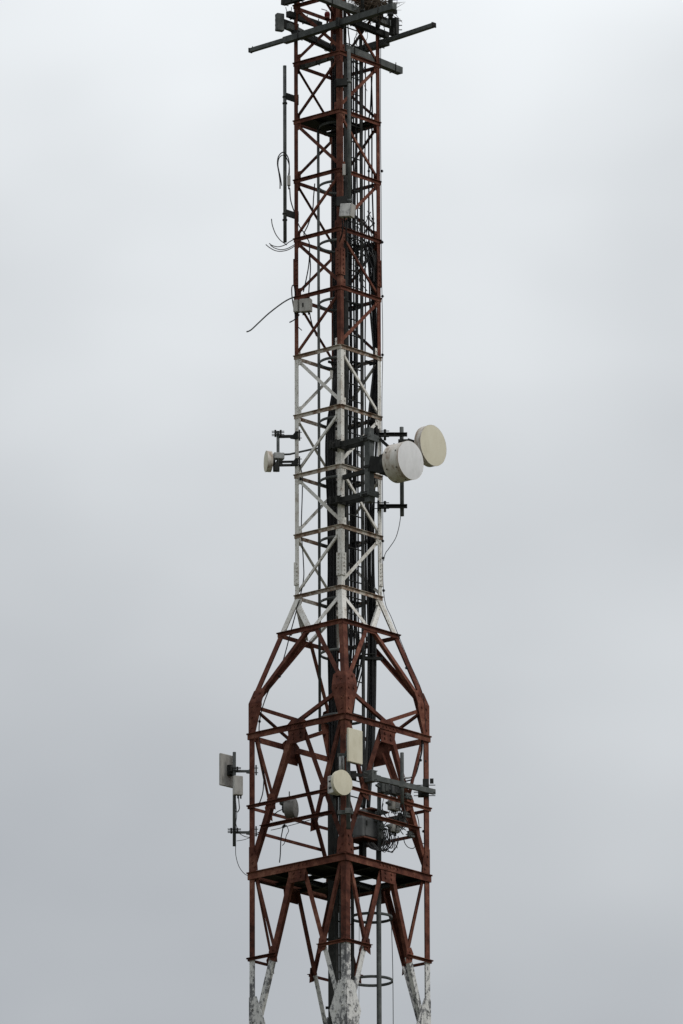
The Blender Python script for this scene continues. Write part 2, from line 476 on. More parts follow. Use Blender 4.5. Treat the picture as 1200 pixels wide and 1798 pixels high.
# knuckles where the shoulder meets the wide shaft: a plate bent at the knee
def shoulder_r(z): return RW + (RN - RW) * (z - ZK) / (ZR[-1] - .05 - ZK)
for c in ORDER:
    for nb in (NEXT[c], PREV[c]):
        o = outn(c, nb); d = along(c, nb); k = ZK
        mb = MB()
        q = CD[c] * RW + o * .004
        mb.plate([q + d * x + ZU * z for x, z in ((-.003, k - .52), (.14, k - .52), (.285, k - .06), (.28, k), (-.003, k))], o, .012)
        mb.plate([CD[c] * shoulder_r(z) + o * .004 + d * x + ZU * z for x, z in ((-.003, k + .001), (.28, k + .001), (.24, k + .20), (.14, k + .25), (-.003, k + .22))], o, .012)
        for x, z in ((.07, k - .42), (.07, k - .24), (.075, k - .06), (.19, k - .05)): mb.hexbolt(q + o * .012 + d * x + ZU * z, o, .021, .018)
        for x, z in ((.07, k + .10), (.16, k + .16)): mb.hexbolt(CD[c] * shoulder_r(z) + o * .016 + d * x + ZU * z, o, .021, .018)
        mb.build('knuckle_gusset', [M_RED], tower)
# wide shaft
def wide_face(a, b):
    o = outn(a, b); d = along(a, b); side = RW * math.sqrt(2)
    def at(x, z, f=0.0): return CD[a] * RW + d * x + ZU * z + o * f
    def beam(z, x0, x1, h=.075, w=.07, f=.003, name='horizontal_beam', m=M_RED, down=True):
        mb = MB(); mb.angle(at(x0, z, f), at(x1, z, f), -ZU if down else ZU, o, h, w, .009)
        return mb.build(name, [m], tower)
    beam(ZA, -.02, side + .015, .10, .04, .017)
    beam(ZB, -.02, side + .015, .055, .04, .017)
    beam(ZC, -.02, side + .015, .12, .04, .017)
    f2 = (ZA - ZB2) / (ZA - ZC)
    beam(ZB2, side / 2 - side / 2 * f2 - .06, side / 2 + side / 2 * f2 + .06, .055, .055, .016)
    beam(ZE - .02, -.02, side + .02, .09, .05, .018, m=M_RUSTW)
    mx = side / 2
    # shallow V from the ring up to both knuckles
    member(at(mx - .02, ZA + .03, -.02), at(.17, ZK - .13, -.02), ZU, -o, .065, .05, .008, 'diagonal_brace')
    member(at(mx + .02, ZA + .03, -.02), at(side - .17, ZK - .13, -.02), ZU, -o, .065, .05, .008, 'diagonal_brace')
    for zt, zb, zr in ((ZA, ZC, ZB), (ZC, ZE, ZD)):
        for s, x0, xe in ((-1, mx - .09, .07), (1, mx + .09, side - .07)):
            p0, p1 = at(x0, zt - .13, -.015), at(xe, zb + .10, -.015)
            member(p0, p1, d * s, -o, .10 if s < 0 else .085, .075, .009, 'main_diagonal')
            # secondary strut from the leg top to the diagonal half way down
            t = (zt - .13 - (zr + .05)) / (zt - zb - .23)
            xr = x0 + (xe - x0) * t
            xl = .11 if s < 0 else side - .11
            member(at(xl, zt - .10, -.026), at(xr + s * .05, zr + .02, -.026), -d * s, -o, .06, .05, .007, 'secondary_brace')
            mb = MB()
            mb.plate([at(xr + s * .10, zr - .10, .004), at(xr - s * .05, zr - .16, .004), at(xr - s * .03, zr + .10, .004), at(xr + s * .08, zr + .14, .004), at(xr + s * .14, zr + .04, .004)], -o, .008)
            for q in ((.05, .06), (.02, -.06)): mb.hexbolt(at(xr + s * q[0], zr + q[1], .004), o, .016, .014)
            mb.build('node_plate', [M_RED], tower)
            if zr == ZD:
                beam(ZD, -.02 if s < 0 else xr - .04, xr + .04 if s < 0 else side + .02, .05, .045, .017)
        mb = MB()
        bump = .075 if zt == ZA else .012
        mb.plate([at(mx - .13, zt + bump, .003), at(mx - .21, zt + .01, .003), at(mx - .165, zt - .32, .003), at(mx + .165, zt - .32, .003), at(mx + .21, zt + .01, .003), at(mx + .13, zt + bump, .003)], o, .010)
        for bx in (-.075, .075):
            for bz in (-.16, -.24): mb.hexbolt(at(mx + bx, zt + bz, .013), o, .022, .018)
        mb.build('middle_gusset', [M_RED], tower)
        mb = MB()
        for k in range(6):
            mb.hexbolt(at(mx - .22 + .088 * k, zt - .05, .026), o, .015, .014)
        mb.build('bolt_row', [M_RED], tower)
for a, b in FACES: wide_face(a, b)
for c in ORDER:
    for nb in (NEXT[c], PREV[c]):
        face_plate(c, nb, [(0, ZC + .02), (.19, ZC + .02), (.17, ZC + .25), (.10, ZC + .40), (0, ZC + .44)], M_RED, 'corner_gusset',
                   [(.075, ZC + .17), (.13, ZC + .09), (.06, ZC + .31)], .009, .003)
        e = ZE
        face_plate(c, nb, [(0, e - .25), (.15, e - .25), (.26, e + .12), (.355, e + .44), (.31, e + .55), (.16, e + .92), (0, e + .92)], M_WORN, 'corner_gusset',
                   [(.07, e + .72), (.08, e + .5), (.08, e + .25), (.22, e + .42)], .011, .003)

# decks
def sq(r, z, s, t): return CD['L'] * r + E1 * s + E2 * t + ZU * z
def deck(r, z, rects, name, m, t=.012):
    mb = MB()
    for s0, s1, t0, t1 in rects:
        mb.plate([sq(r, z, s0, t0), sq(r, z, s1, t0), sq(r, z, s1, t1), sq(r, z, s0, t1)], ZU, t)
    return mb.build(name, [m], tower)
SW, SN = RW * math.sqrt(2), RN * math.sqrt(2)
deck(RW, ZC - .035, [(.03, .52, .03, SW - .03), (.525, 1.02, .03, .62), (.525, .98, 1.26, SW - .03), (1.025, SW - .03, .03, .98), (1.62, SW - .03, .985, SW - .03), (.985, 1.615, 1.95, SW - .03)], 'platform_deck', M_DARK)
def joist(r, z, s0, t0, s1, t1, h=.09, m=M_DARK, name='platform_joist'):
    mb = MB(); mb.channel(sq(r, z, s0, t0), sq(r, z, s1, t1), .05, h); return mb.build(name, [m], tower)
for s in (.52, 1.02, 1.60): joist(RW, ZC - .085, s, .02, s, SW - .02)
for t in (.66, 1.24): joist(RW, ZC - .10, .02, t, SW - .02, t, .07)
joist(RW, ZC - .085, .02, 1.93, SW - .02, 1.93)
deck(RN, ZR[3] - .03, [(.03, .40, .06, .74), (.405, .93, .04, .50)], 'platform_deck', M_DARK)
for t in (.80, .90): joist(RN, ZR[3] - .06, .02, t, SN - .02, t, .05)
joist(RN, ZR[3] - .06, .72, .02, .72, SN - .02, .05)
joist(RN, ZR[3] - .06, .40, .02, .40, SN - .02, .05)

# ------------------------------------------------------------------ ladders
def hoop_pts(c, r, a0, a1, n=28):
    return [c + Vector((math.cos(a0 + (a1 - a0) * k / n) * r, math.sin(a0 + (a1 - a0) * k / n) * r, 0)) for k in range(n + 1)]
def band_hoop(mb, c, r, a0, a1, h=.05, t=.006, n=30):
    b = len(mb.v)
    for k in range(n + 1):
        an = a0 + (a1 - a0) * k / n
        d = Vector((math.cos(an), math.sin(an), 0))
        for rr, zz in ((r, -h / 2), (r, h / 2), (r - t, h / 2), (r - t, -h / 2)):
            mb.v.append(c + d * rr + ZU * zz)
    for k in range(n):
        for j in range(4):
            j2 = (j + 1) % 4
            mb.face((b + 4 * k + j, b + 4 * k + j2, b + 4 * k + 4 + j2, b + 4 * k + 4 + j), 0, j % 2 == 0)
    mb.face((b, b + 1, b + 2, b + 3)); mb.face((b + 4 * n + 3, b + 4 * n + 2, b + 4 * n + 1, b + 4 * n))
def ladder(label, base, ztop, hoops, straps, name='caged_ladder', sgn=1, cage_c=None, rad=.36, hoop_m=M_GALV, gap=(38, 322)):
    o = thing(name, label, 'ladder', base)
    zb = base.z
    for s in (-1, 1):
        q = base + E2 * (.205 * s)
        MB().bar(q, Vector((q.x, q.y, ztop)), .062, .022, E1).build('rail', [M_DARK], o)
    z = zb + .1
    rm = []
    while z < ztop - .05:
        q = Vector((base.x, base.y, z))
        MB().cyl(q - E2 * .20, q + E2 * .20, .011, 8).build('rung', [M_DARK], o)
        z += .285
    c0 = cage_c
    for z in hoops:
        mb = MB(); c = Vector((c0.x, c0.y, z))
        a = math.atan2(E1.y * sgn, E1.x * sgn)
        band_hoop(mb, c, rad, a + R_(gap[0]), a + R_(gap[1]), .048)
        mb.build('safety_hoop', [hoop_m], o)
    for an, z0, z1, w in straps:
        a = math.atan2(E1.y * sgn, E1.x * sgn) + R_(an)
        q = Vector((c0.x + math.cos(a) * (rad + .012), c0.y + math.sin(a) * (rad + .012), z0))
        MB().cyl(q, Vector((q.x, q.y, z1)), w, 12).build('cage_upright', [hoop_m], o)
    return o
ax = Vector((0, 0, 0))
hz = [z - .13 for z in ZR[3:]] + [zl(1150, RN), zl(1263, RN)]
lad_base = ax + E1 * .36 + ZU * (ZC + .01)
ladder('long caged ladder running up inside the slim upper shaft of the tower', lad_base, ZR[0] + .5, hz, [(178 + 37, zl(1283, RN), zl(220, RN), .024)],
       sgn=1, cage_c=E1 * .08 - Vector((.0, 0, 0)), rad=.37)
low_c = P(653, 1612, 0.18); low_c.z = 0
lb = P(605, 1612, .05); lb.z = P(653, 1900, .18).z - 2
zh = [P(653, 1612, .18).z, P(655, 1723, .18).z, P(655, 1835, .18).z]
ladder('short caged ladder with two round hoops hanging below the lower platform', lb, ZC + .9, zh, [(150, lb.z, ZC + .5, .042)], sgn=-1, cage_c=low_c, rad=.345, gap=(52, 388))

# ------------------------------------------------------------------ cable tray
zt, zb = P(585, 1395, .2).z, P(585, 1830, .2).z - 1.5
tr_loc = P(584, 1395, .2); tr_loc.z = zb
tray = thing('cable_tray', 'dark grey vertical cable tray running down the middle of the wide shaft', 'cable tray', tr_loc)
def col_bar(px, w, dY, name, m, dep=.06, zt=zt):
    q = P(px, 1600, .2 + dY)
    MB().bar(Vector((q.x, q.y, zb)), Vector((q.x, q.y, zt)), w, dep, Vector((0, 1, 0))).build(name, [m], tray)
col_bar(581.0, .09, 0, 'side_channel', M_DARK, .12)
col_bar(588.5, .048, .05, 'cover_strip', M_GALV)
col_bar(593.2, .036, .07, 'cover_strip', M_DARK)
col_bar(598.5, .06, .06, 'cover_strip', M_GALV)
col_bar(604.5, .05, .07, 'cover_strip', M_DARK)
for py in (1430, 1540, 1650, 1770):
    q = P(590, py, .27); MB().box(q, Vector((1, 0, 0)), .17, Vector((0, 1, 0)), .02, ZU, .02).build('tray_bracket', [M_DARK], tray)

# ------------------------------------------------------------------ cables
rnd = random.Random(3)
def cable(pix, r, label, group=None, m=None, name='feeder_cable', step=6, cat='cable', seg=6):
    pts = spline([P(x, y, Y) for x, y, Y in pix], step)
    base = pts[-1] if pts[-1].z < pts[0].z else pts[0]
    mb = MB(); mb.tube(pts, r, seg)
    o = mb.build(name, [m or (M_SHEATH if group and rnd.random() < .4 else M_BLACK)], None, base)
    return tag(o, label, cat, group)
rnd = random.Random(3)
LG = 'black feeder cables bundled left of the centre'
for k in range(11):
    t = k / 10
    j = lambda a: rnd.uniform(-a, a)
    x0 = 577.0 + 14.0 * t
    Yk = .15 + j(.12)
    pix = [(606 - 3 * t + j(1.5), 395 + 30 * t, Yk - .1), (604 + j(2), 520, Yk), (598 + j(2.0), 620, Yk), (x0 + 7 * (1 - t) + j(1), 690, Yk), (x0 - 3 + j(1.2), 775, Yk), (x0 + j(.8), 900, Yk), (x0 - .5 + j(1.0), 1000, Yk),
           (x0 + j(.7) - 1, 1080, Yk), (x0 + j(.6) + 1, 1180, Yk), (580 + 14 * t, 1300, Yk + .05), (581 + 14 * t, 1398, .2)]
    cable(pix, rnd.choice((.011, .014, .017)), 'black feeder cable in the thick bundle left of the tower centre', LG)
RG = 'black feeder cables bundled inside the right leg'
for k in range(12):
    t = k / 11
    j = lambda a: rnd.uniform(-a, a)
    x0 = 645 + 14 * t
    Yk = .12 + j(.10)
    pix = [(640 + 20 * t + j(2), 425 + j(10), Yk), (648 + 12 * t + j(2), 470, Yk), (651 + 10 * t + j(1.5), 540, Yk), (657 + 8 * t + j(.7), 620, Yk), (655 + 10 * t + j(.8), 655, Yk), (x0 + 3 * t + j(2.5), 740, Yk), (x0 - 2 + j(2), 850, Yk),
           (x0 - 2 + j(1), 920, Yk), (x0 - 2 + j(1.2), 1000, Yk), (x0 + j(.8), 1060, Yk), (x0 + 1 + j(.8), 1150, Yk), (x0 + j(.8), 1260, Yk), (x0 - 2 + j(.8), 1330, Yk - .05), (x0 - 6 + j(2), 1375, Yk - .2), (634 + 14 * t + j(2), 1418, -.28)]
    cable(pix, rnd.choice((.010, .013, .016)), 'black feeder cable in the bundle beside the right tower leg', RG)
MG = 'black feeder cables clipped along the ladder'
for k in range(8):
    x = 606 + 3.1 * k + rnd.uniform(-.8, .8)
    Y = rnd.uniform(-.05, .15)
    pix = [(x + rnd.uniform(-1.2, 1.2), y, Y) for y in (120, 260, 380, 470, 560, 660, 760, 870, 980, 1070)] + [(x + rnd.uniform(0, 6), 1160, Y), (600 + 2 * k, 1300, Y + .1), (586 + 2 * k, 1400, .22)]
    cable(pix, rnd.choice((.007, .009, .013)), 'black feeder cable clipped beside the ladder inside the slim shaft', MG)
for k, x in enumerate((648, 653.5)):
    pix = [(654 - 2 * k, 120, .05), (651 + 3 * k, 190, .1), (x, 215, .1), (x, 300, .1), (x + (1.5 if k else 0), 365, .1), (x + 4 * k, 430, .1), (x + 3, 470, .1)]
    cable(pix, .013, ('straight black cable hanging inside the right leg above the bundle', 'bowed black cable hanging closest to the upper right leg')[k])
# tangle of thin loose leads high in the slim shaft
for k, (x, Y, r) in enumerate(((586, .50, .016), (589.5, .48, .022), (592.5, .46, .017), (606.5, -.15, .028), (609.5, -.1, .018), (616, .05, .026), (621, .1, .014), (625, .0, .016), (628, .12, .012), (636, .1, .014), (641, .15, .011))):
    j = lambda a: rnd.uniform(-a, a)
    low = x < 595
    pix = [(x + j(1.5), y, Y) for y in ((60, 200, 330, 450, 560, 640) if low else (95, 230, 370, 500, 640, 780, 920, 1060))]
    pix += [(584 + .3 * (x - 586), 720, .3), (583 + .3 * (x - 586), 900, .2), (584, 1395, .2)] if low else [(x - 1, 1160, Y), (590 + .35 * (x - 606), 1300, .15), (588 + .2 * (x - 606), 1400, .22)]
    cable(pix, r, 'thick black feeder cable running straight down the tower core', 'thick feeder cables in the tower core')
TG = 'thin loose black leads tangled in the shaft'
for k in range(24):
    x = rnd.uniform(608, 654); y = rnd.uniform(345, 430); Y = rnd.uniform(-.2, .25)
    pix = [(x, y, Y)]
    for q in range(5):
        x = min(658, max(610, x + rnd.uniform(-13, 13))); y += rnd.uniform(8, 24); pix.append((x, y, Y + rnd.uniform(-.04, .04)))
    cable(pix, rnd.choice((.0055, .0075, .009)), 'thin black lead curling in the tangle above the bundles', TG, name='loose_lead', step=8)
for k in range(7):
    x = rnd.uniform(622, 655); y = rnd.uniform(40, 75); Y = rnd.uniform(-.1, .3)
    pix = [(x, y, Y)]
    for q in range(5):
        x = min(666, max(616, x + rnd.uniform(-10, 10))); y += rnd.uniform(10, 22); pix.append((x, y, Y))
    cable(pix, .005, 'thin black lead dangling under the top cross arms', 'thin leads dangling below the top arms', name='loose_lead', step=8)

cable([(669, 60, .05), (668.5, 200, .03), (669.5, 330, 0), (670.5, 480, 0), (672.5, 600, 0), (671, 720, 0), (672.5, 900, -.02), (674, 1040, -.02), (690, 1090, -.02), (718, 1160, -.02), (744, 1225, 0), (747, 1300, .02)], .0055,
      'thin earth wire running down the outside of the right legs', name='earth_wire', cat='wire', m=M_BLACK)
cable([(631.5, 1540, .2), (631, 1650, .2), (630.5, 1820, .2)], .004, 'thin lifeline wire hanging just right of the front leg', name='lifeline_wire', cat='wire', m=M_DARK)
cable([(687, 1600, .3), (690, 1700, .3), (691, 1820, .3)], .006, 'lifeline wire touching the right side of the round ladder hoops', name='lifeline_wire', cat='wire', m=M_DARK)
cable([(523, 1064, -.1), (512, 1105, -.12), (494, 1170, -.15), (471, 1215, -.15), (457, 1260, -.1), (456, 1300, -.1), (463, 1355, -.1), (462, 1390, -.1), (456, 1410, -.1)], .009,
      'black cable slanting down the left shoulder of the tower', m=M_BLACK)
cable([(526, 815, -.15), (531, 835, -.12), (531, 870, -.1), (529.5, 930, -.1), (533, 985, -.1), (533, 1020, -.1), (523, 1064, -.1)], .009, 'black cable dropping from the small left dish down the leg', m=M_BLACK)

# ------------------------------------------------------------------ helpers for mounts
XV, YV = Vector((1, 0, 0)), Vector((0, 1, 0))
def pole(o, name, px, y0, y1, Y, r, m, cap=True):
    a, b = P(px, y0, Y), P(px, y1, Y); a.x = b.x = (a.x + b.x) / 2
    z0, z1 = b.z, a.z
    mb = MB(); mb.tube([Vector((a.x, Y, z0)), Vector((a.x, Y, z1))], r, 16)
    return mb.build(name, [m], o)
def clamp(o, c, ax_, w, h, d, m=M_DARK, name='pole_clamp', bolts=True):
    """two jaws round a pole with threaded rods"""
    mb = MB(); side = ax_.cross(ZU).normalized()
    for s in (-1, 1): mb.box(c + ax_ * (s * d), ax_, .016, side, w, ZU, h, bevel=.006)
    for q in (-1, 1):
        for zz in (-1, 1):
            p = c + side * (q * w * .75) + ZU * (zz * h * .55)
            mb.tube([p - ax_ * (d + .06), p + ax_ * (d + .06)], .007, 6)
    return mb.build(name, [m], o)

# left whip: long grey pole antenna on two brackets
Yw = -.02
w0 = P(500.5, 425, Yw)
whip = thing('pole_antenna', 'tall thin grey pole antenna bracketed outside the upper left leg', 'antenna', w0)
pole(whip, 'radome_tube', 500.5, 115, 425, Yw, .030, M_GALV)
for y in (172, 377):
    mb = MB()
    a, b = P(502, y - 4, Yw), P(523, y + 3, Yw - .02)
    mb.bar(a, b, .05, .105)
    mb.box(P(523, y + 3, -.02), XV, .018, YV, .06, ZU, .075)
    mb.build('bracket', [M_DARK], whip)
    mb = MB()
    for dy in (0, 11):
        q = P(500.5, y + dy - 2, Yw); mb.tube([q - ZU * .012, q + ZU * .012], .042, 14)
    mb.build('band_clamp', [M_DARK], whip)
q = P(507.5, 317, -.06)
jb = thing('splitter_box', 'small pale grey splitter clipped to the left pole antenna', 'junction box', q)
MB().box(q, XV, .028, YV, .03, ZU, .088, bevel=.008).build('body', [M_BOX], jb)
mb = MB(); mb.tube([q - ZU * .088, q - ZU * .15], .014, 8); mb.tube([q + ZU * .088, q + ZU * .13], .014, 8); mb.build('connector', [M_BLACK], jb)
cable([(507.5, 306, -.06), (508, 285, -.06), (504, 272, -.07), (497, 267, -.08), (489.5, 274, -.08), (487.5, 287, -.07), (490, 303, -.06), (492, 318, -.06), (492, 331, -.06)], .010, 'black cable looping over the left pole antenna, outer loop', m=M_BLACK)
cable([(508.5, 306, -.04), (508, 290, -.04), (503, 276, -.05), (497, 272, -.06), (490.5, 277, -.06), (488.5, 290, -.05), (492.5, 310, -.05), (495, 326, -.05)], .008, 'black cable looping over the left pole antenna, inner loop', m=M_BLACK)
cable([(509, 330, -.06), (510.5, 350, -.06), (515, 366, -.04), (521, 381, -.05), (525, 395, -.05), (534, 408, -.1), (538, 412, -.12)], .010, 'black cable trailing from the splitter into the tower', m=M_BLACK)
for k, pix in enumerate(([(477, 384, 0), (478.5, 395, 0), (484, 410, 0), (492, 421, 0), (500, 427, 0), (504, 430, 0)],
                         [(473, 427, 0), (479, 431, 0), (489, 433, 0), (500, 430, 0), (509, 424, 0), (518, 419, -.02)],
                         [(475, 430, 0), (482, 435, 0), (493, 438, 0), (505, 436, 0), (518, 429, -.02)],
                         [(467, 429, 0), (473, 434, 0), (483, 439.5, 0), (494, 441, 0), (507, 438, 0), (519, 431, -.02)])):
    cable(pix, .0085, ('grey cable end curling up beside the foot of the left pole antenna', 'uppermost of three grey cable ends sticking out at the left leg',
                        'middle one of three grey cable ends sticking out at the left leg', 'lowest of three grey cable ends sticking out at the left leg')[k], m=M_GCABLE, name='cut_cable')
cable([(553, 322, -.1), (551, 345, -.1), (549, 370, -.1), (541, 395, -.12), (534, 412, -.12), (543, 425, -.15), (543, 460, -.15), (538, 490, -.15), (533, 512, -.15)], .010, 'black cable swinging from the cage hoop down to the pale boxes', m=M_BLACK)

# front pole antenna
Yf = -.80
f0 = P(613.5, 370, Yf)
fp = thing('pole_antenna', 'grey pole antenna standing in front of the upper front leg', 'antenna', f0)
pole(fp, 'radome_tube', 613.5, 87, 372, Yf, .031, M_GALV)
for y in (143, 352):
    mb = MB(); a, b = P(612, y, Yf), P(592, y + 2, Yf + .03)
    mb.bar(a, b, .06, .12 if y < 200 else .16)
    mb.box(P(600, y + 2, Yf + .04), XV, .10, YV, .02, ZU, .07)
    mb.build('bracket', [M_DARK], fp)
    mb = MB(); q = P(613.5, y, Yf); mb.tube([q - ZU * .02, q + ZU * .02], .044, 14); mb.build('band_clamp', [M_GALV], fp)
q = P(609, 370, -.93)
wb = thing('junction_box', 'dirty white box hanging below the front pole antenna', 'junction box', q)
A1 = Vector((math.cos(R_(-25)), math.sin(R_(-25)), 0)); A2 = Vector((-A1.y, A1.x, 0))
tilt = Matrix.Rotation(R_(7), 3, 'Y')
MB().box(q, tilt @ A1, .10, A2, .075, tilt @ ZU, .115, bevel=.012).build('body', [M_DIRTYW], wb)
MB().box(q + (tilt @ A1) * .112, tilt @ A1, .012, A2, .078, tilt @ ZU, .11, bevel=.005).build('lid', [M_BOX], wb)
mb = MB()
for s in (-.04, .04): mb.tube([q + A1 * s - ZU * .11, q + A1 * s - ZU * .18], .016, 8)
mb.build('cable_gland', [M_BLACK], wb)
MB().bar(q + YV * .07 + ZU * .0, q + YV * .2 + ZU * .06, .10, .08).build('bracket', [M_DARK], wb)
q = P(604.5, 298, -.78)
gb = thing('splitter_box', 'narrow pale grey splitter strapped to the front pole antenna', 'junction box', q)
MB().box(q, XV, .026, YV, .03, ZU, .098, bevel=.007).build('body', [M_BOX], gb)
MB().box(q + XV * .05, XV, .028, YV, .028, ZU, .085, bevel=.005).build('bracket', [M_DARK], gb)
for k, dx in enumerate((-5, 2)):
    cable([(607 + dx, 385, -.9), (606 + dx, 410, -.85), (604 + dx * 2, 440, -.5), (610, 480, -.1)], .012, ('left one of two black leads hanging under the dirty white box', 'right one of two black leads hanging under the dirty white box')[k])

# pale boxes on the left leg
for k, (px, py, w, h, Y) in enumerate(((521.8, 538, .042, .105, -.10), (537.3, 536.5, .098, .112, -.16))):
    q = P(px, py, Y)
    o = thing('junction_box', ('narrow pale grey box fixed straight onto the left leg', 'wide pale grey box hung on the beam beside the left leg')[k], 'junction box', q - ZU * h)
    Ax = Vector((.94, -.34, 0)) if k else Vector((.85, -.53, 0)); Ay = Vector((-Ax.y, Ax.x, 0))
    MB().box(q, Ax, w, Ay, .06, ZU, h, bevel=.01).build('body', [M_BOX], o)
    if k: MB().box(q - Ay * .062 + ZU * .0 - Ax * .03, Ax, .012, Ay, .006, ZU, .035).build('latch', [M_DARK], o)
    mb = MB()
    for s in (-.5, .5): mb.tube([q + Ax * (w * s) - ZU * h, q + Ax * (w * s) - ZU * (h + .05)], .012, 8)
    mb.build('cable_gland', [M_BLACK], o)
    if k: MB().box(q + ZU * (h + .03) + Ay * .03, Ax, .05, Ay, .03, ZU, .04).build('bracket', [M_DARK], o)
cable([(519, 521, -.05), (510, 524, -.1), (499, 530, -.1), (485, 540, -.1), (470, 552, -.1), (455, 566, -.1), (441, 579, -.1), (433, 582.5, -.1)], .012, 'long stiff grey cable jutting out to the left of the tower', name='cut_cable', m=M_GCABLE)
cable([(519, 520, -.08), (517, 503, -.08), (514, 501, -.08), (512.5, 508, -.08), (513.5, 525, -.08), (517, 545, -.08), (520, 560, -.08)], .010, 'black cable looping round the left leg beside the pale boxes')
cable([(526, 552, -.1), (522, 557, -.1), (516, 562, -.1), (508.5, 566, -.1)], .010, 'short black cable stub pointing left under the pale boxes', name='cut_cable')
cable([(521, 571, -.05), (526, 576, -.05), (530.5, 580, -.05)], .008, 'short grey cable stub pointing right below the pale boxes', name='cut_cable', m=M_GCABLE)
cable([(544, 549, -.1), (546, 560, -.1), (550, 575, -.1), (556, 590, -.1)], .010, 'black cable leaving the wide pale box along the diagonal')
cable([(543.5, 440, -.1), (545.5, 470, -.1), (543, 505, -.12), (542, 524, -.14)], .010, 'black cable dropping straight into the wide pale box')

# ------------------------------------------------------------------ small dish on the left leg
Yc = -.10
o = thing('antenna_mount', 'dark pipe stub on two arms holding the small left dish', 'antenna mount', P(488.5, 830, Yc))
pole(o, 'pipe', 488.5, 757, 828, Yc, .026, M_GALV)
clamp(o, P(488.5, 761, Yc), XV, .055, .05, .045)
for y, h in ((766.5, .045), (811, .03), (817, .035)):
    MB().bar(P(491, y, Yc), P(521, y - .5, Yc + .06), .045, h).build('arm', [M_DARK], o)
for y in (765, 812):
    mb = MB(); q = P(521.5, y - 1, Yc + .0)
    mb.plate([q + XV * -.11 - ZU * .05, q + XV * .03 - ZU * .07, q + XV * .03 + ZU * .07, q + XV * -.02 + ZU * .07], YV, .05)
    mb.box(q + XV * .045, XV, .012, YV, .08, ZU, .075)
    for zz in (-.05, .05): mb.tube([q + ZU * zz - XV * .02, q + ZU * zz + XV * .085], .007, 6)
    mb.build('leg_bracket', [M_DARK], o)
mb = MB(); mb.tube([P(497, 798, Yc), P(509, 797.5, Yc), P(549, 788.5, .15), P(560, 787, .18)], .017, 8); mb.build('stay_strut', [M_GALV], o)
def dish(label, face_px, rpx, az, depth, parts, group=None, Y=0.0, el=0.0, hubr=.10, hubd=.10, name='microwave_dish', shroud=None, rad=None, cone=.35, dome=.012, base_h=None):
    """a round drum dish whose radome centre is at face_px; az = degrees turned to the right of the viewer"""
    n = Vector((math.sin(R_(az)) * math.cos(R_(el)), -math.cos(R_(az)) * math.cos(R_(el)), math.sin(R_(el))))
    fc = P(face_px[0], face_px[1], Y); r = rpx / PXM
    o = thing(name, label, 'dish antenna', fc - n * depth)
    back = fc - n * depth
    mb = MB()
    mb.lathe(back, n, [(-hubd * .15, hubr), (0, r * (1 - cone) if cone else r), (depth * cone * .45, r * .985), (depth - .012, r * .985), (depth - .012, r), (depth, r), (depth, r * .985)], 64)
    mb.build('shroud', [shroud or M_SHROUD], o)
    mb = MB()
    prof = [(depth + dome * (1 - (q / 8) ** 2), r * .985 * q / 8) for q in range(9)][::-1]
    mb.lathe(back, n, prof[:-1] + [(depth + dome, .0005)], 64)
    for pl in range(len(mb.f)): mb.sm[pl] = True
    mb.build('radome', [rad or M_WRAD], o)
    mb = MB()
    mb.lathe(back, n, [(-hubd, hubr * .01), (-hubd, hubr), (0.004, hubr)], 32)
    mb.build('hub', [M_DARK], o)
    return o, n, back
ds, n, back = dish('small cream dish facing left on the left leg', (467, 810), 19.0, -78, .10, None, Y=-.12, shroud=M_SHROUD, rad=M_CREAM, cone=.25, hubr=.08, hubd=.05)
q = back - n * .12 + ZU * .10
MB().box(q, n, .09, n.cross(ZU), .06, ZU, .055, bevel=.012).build('radio_unit', [M_LIGHTG], ds)
q = back - n * .07 - ZU * .07
mb = MB(); mb.box(q - ZU * .02, n, .04, n.cross(ZU), .05, ZU, .075, bevel=.01); mb.box(q - n * .06 + ZU * .05, n, .05, n.cross(ZU), .045, ZU, .045, bevel=.01); mb.build('pan_bracket', [M_DARK], ds)

# ------------------------------------------------------------------ big drum and its frame on the front-right face
fr = thing('antenna_mount', 'dark steel frame of two brackets and a square post behind the white drum', 'antenna mount', P(649, 882, -1.15))
PX, PY = P(648.7, 815, -1.15).x, -1.15
pt = lambda py: Vector((PX, PY, P(648.7, py, PY).z))
MB().bar(pt(882), pt(752), .115, .115, E1).build('square_post', [M_GALV], fr)
fx = CD['F'] * RN
for y, h in ((770, .14), (868, .13)):
    c = pt(y)
    root = Vector((fx.x, fx.y, c.z))
    mb = MB()
    for s_ in (-1, 1):                               # twin arms either side of the leg, bolted to the post
        mb.bar(root - E1 * .10 + E2 * (.075 * s_ + .01) + ZU * (.0), Vector((PX, PY, c.z)) + E1 * .03 + E2 * (.075 * s_ + .01), .022, h * (.72 if s_ < 0 else .9))
    mb.build('arm', [M_DARK], fr)
    mb = MB()
    mb.box(c + E1 * .085, E1, .014, E2, .135, ZU, h * .40, bevel=.005)
    mb.box(c - E1 * .085, E1, .014, E2, .125, ZU, h * .34, bevel=.005)
    for s_ in (-1, 1): mb.tube([c + E2 * (.11 * s_) - E1 * .15, c + E2 * (.11 * s_) + E1 * .14], .008, 6)
    mb.build('post_clamp', [M_GALV], fr)
    mb = MB()
    mb.box(root - E1 * .11 - E2 * .02, E1, .016, E2, .16, ZU, h * .55, bevel=.006)
    mb.box(root + E1 * .035 - E2 * .02, E1, .016, E2, .16, ZU, h * .50, bevel=.006)
    for s_ in (-1, 1):
        for zz in (-.4, .4): mb.tube([root - E2 * .14 * s_ - E1 * .19 + ZU * (h * zz), root - E2 * .14 * s_ + E1 * .12 + ZU * (h * zz)], .008, 6)
    mb.build('leg_clamp', [M_DARK], fr)
c = pt(826)
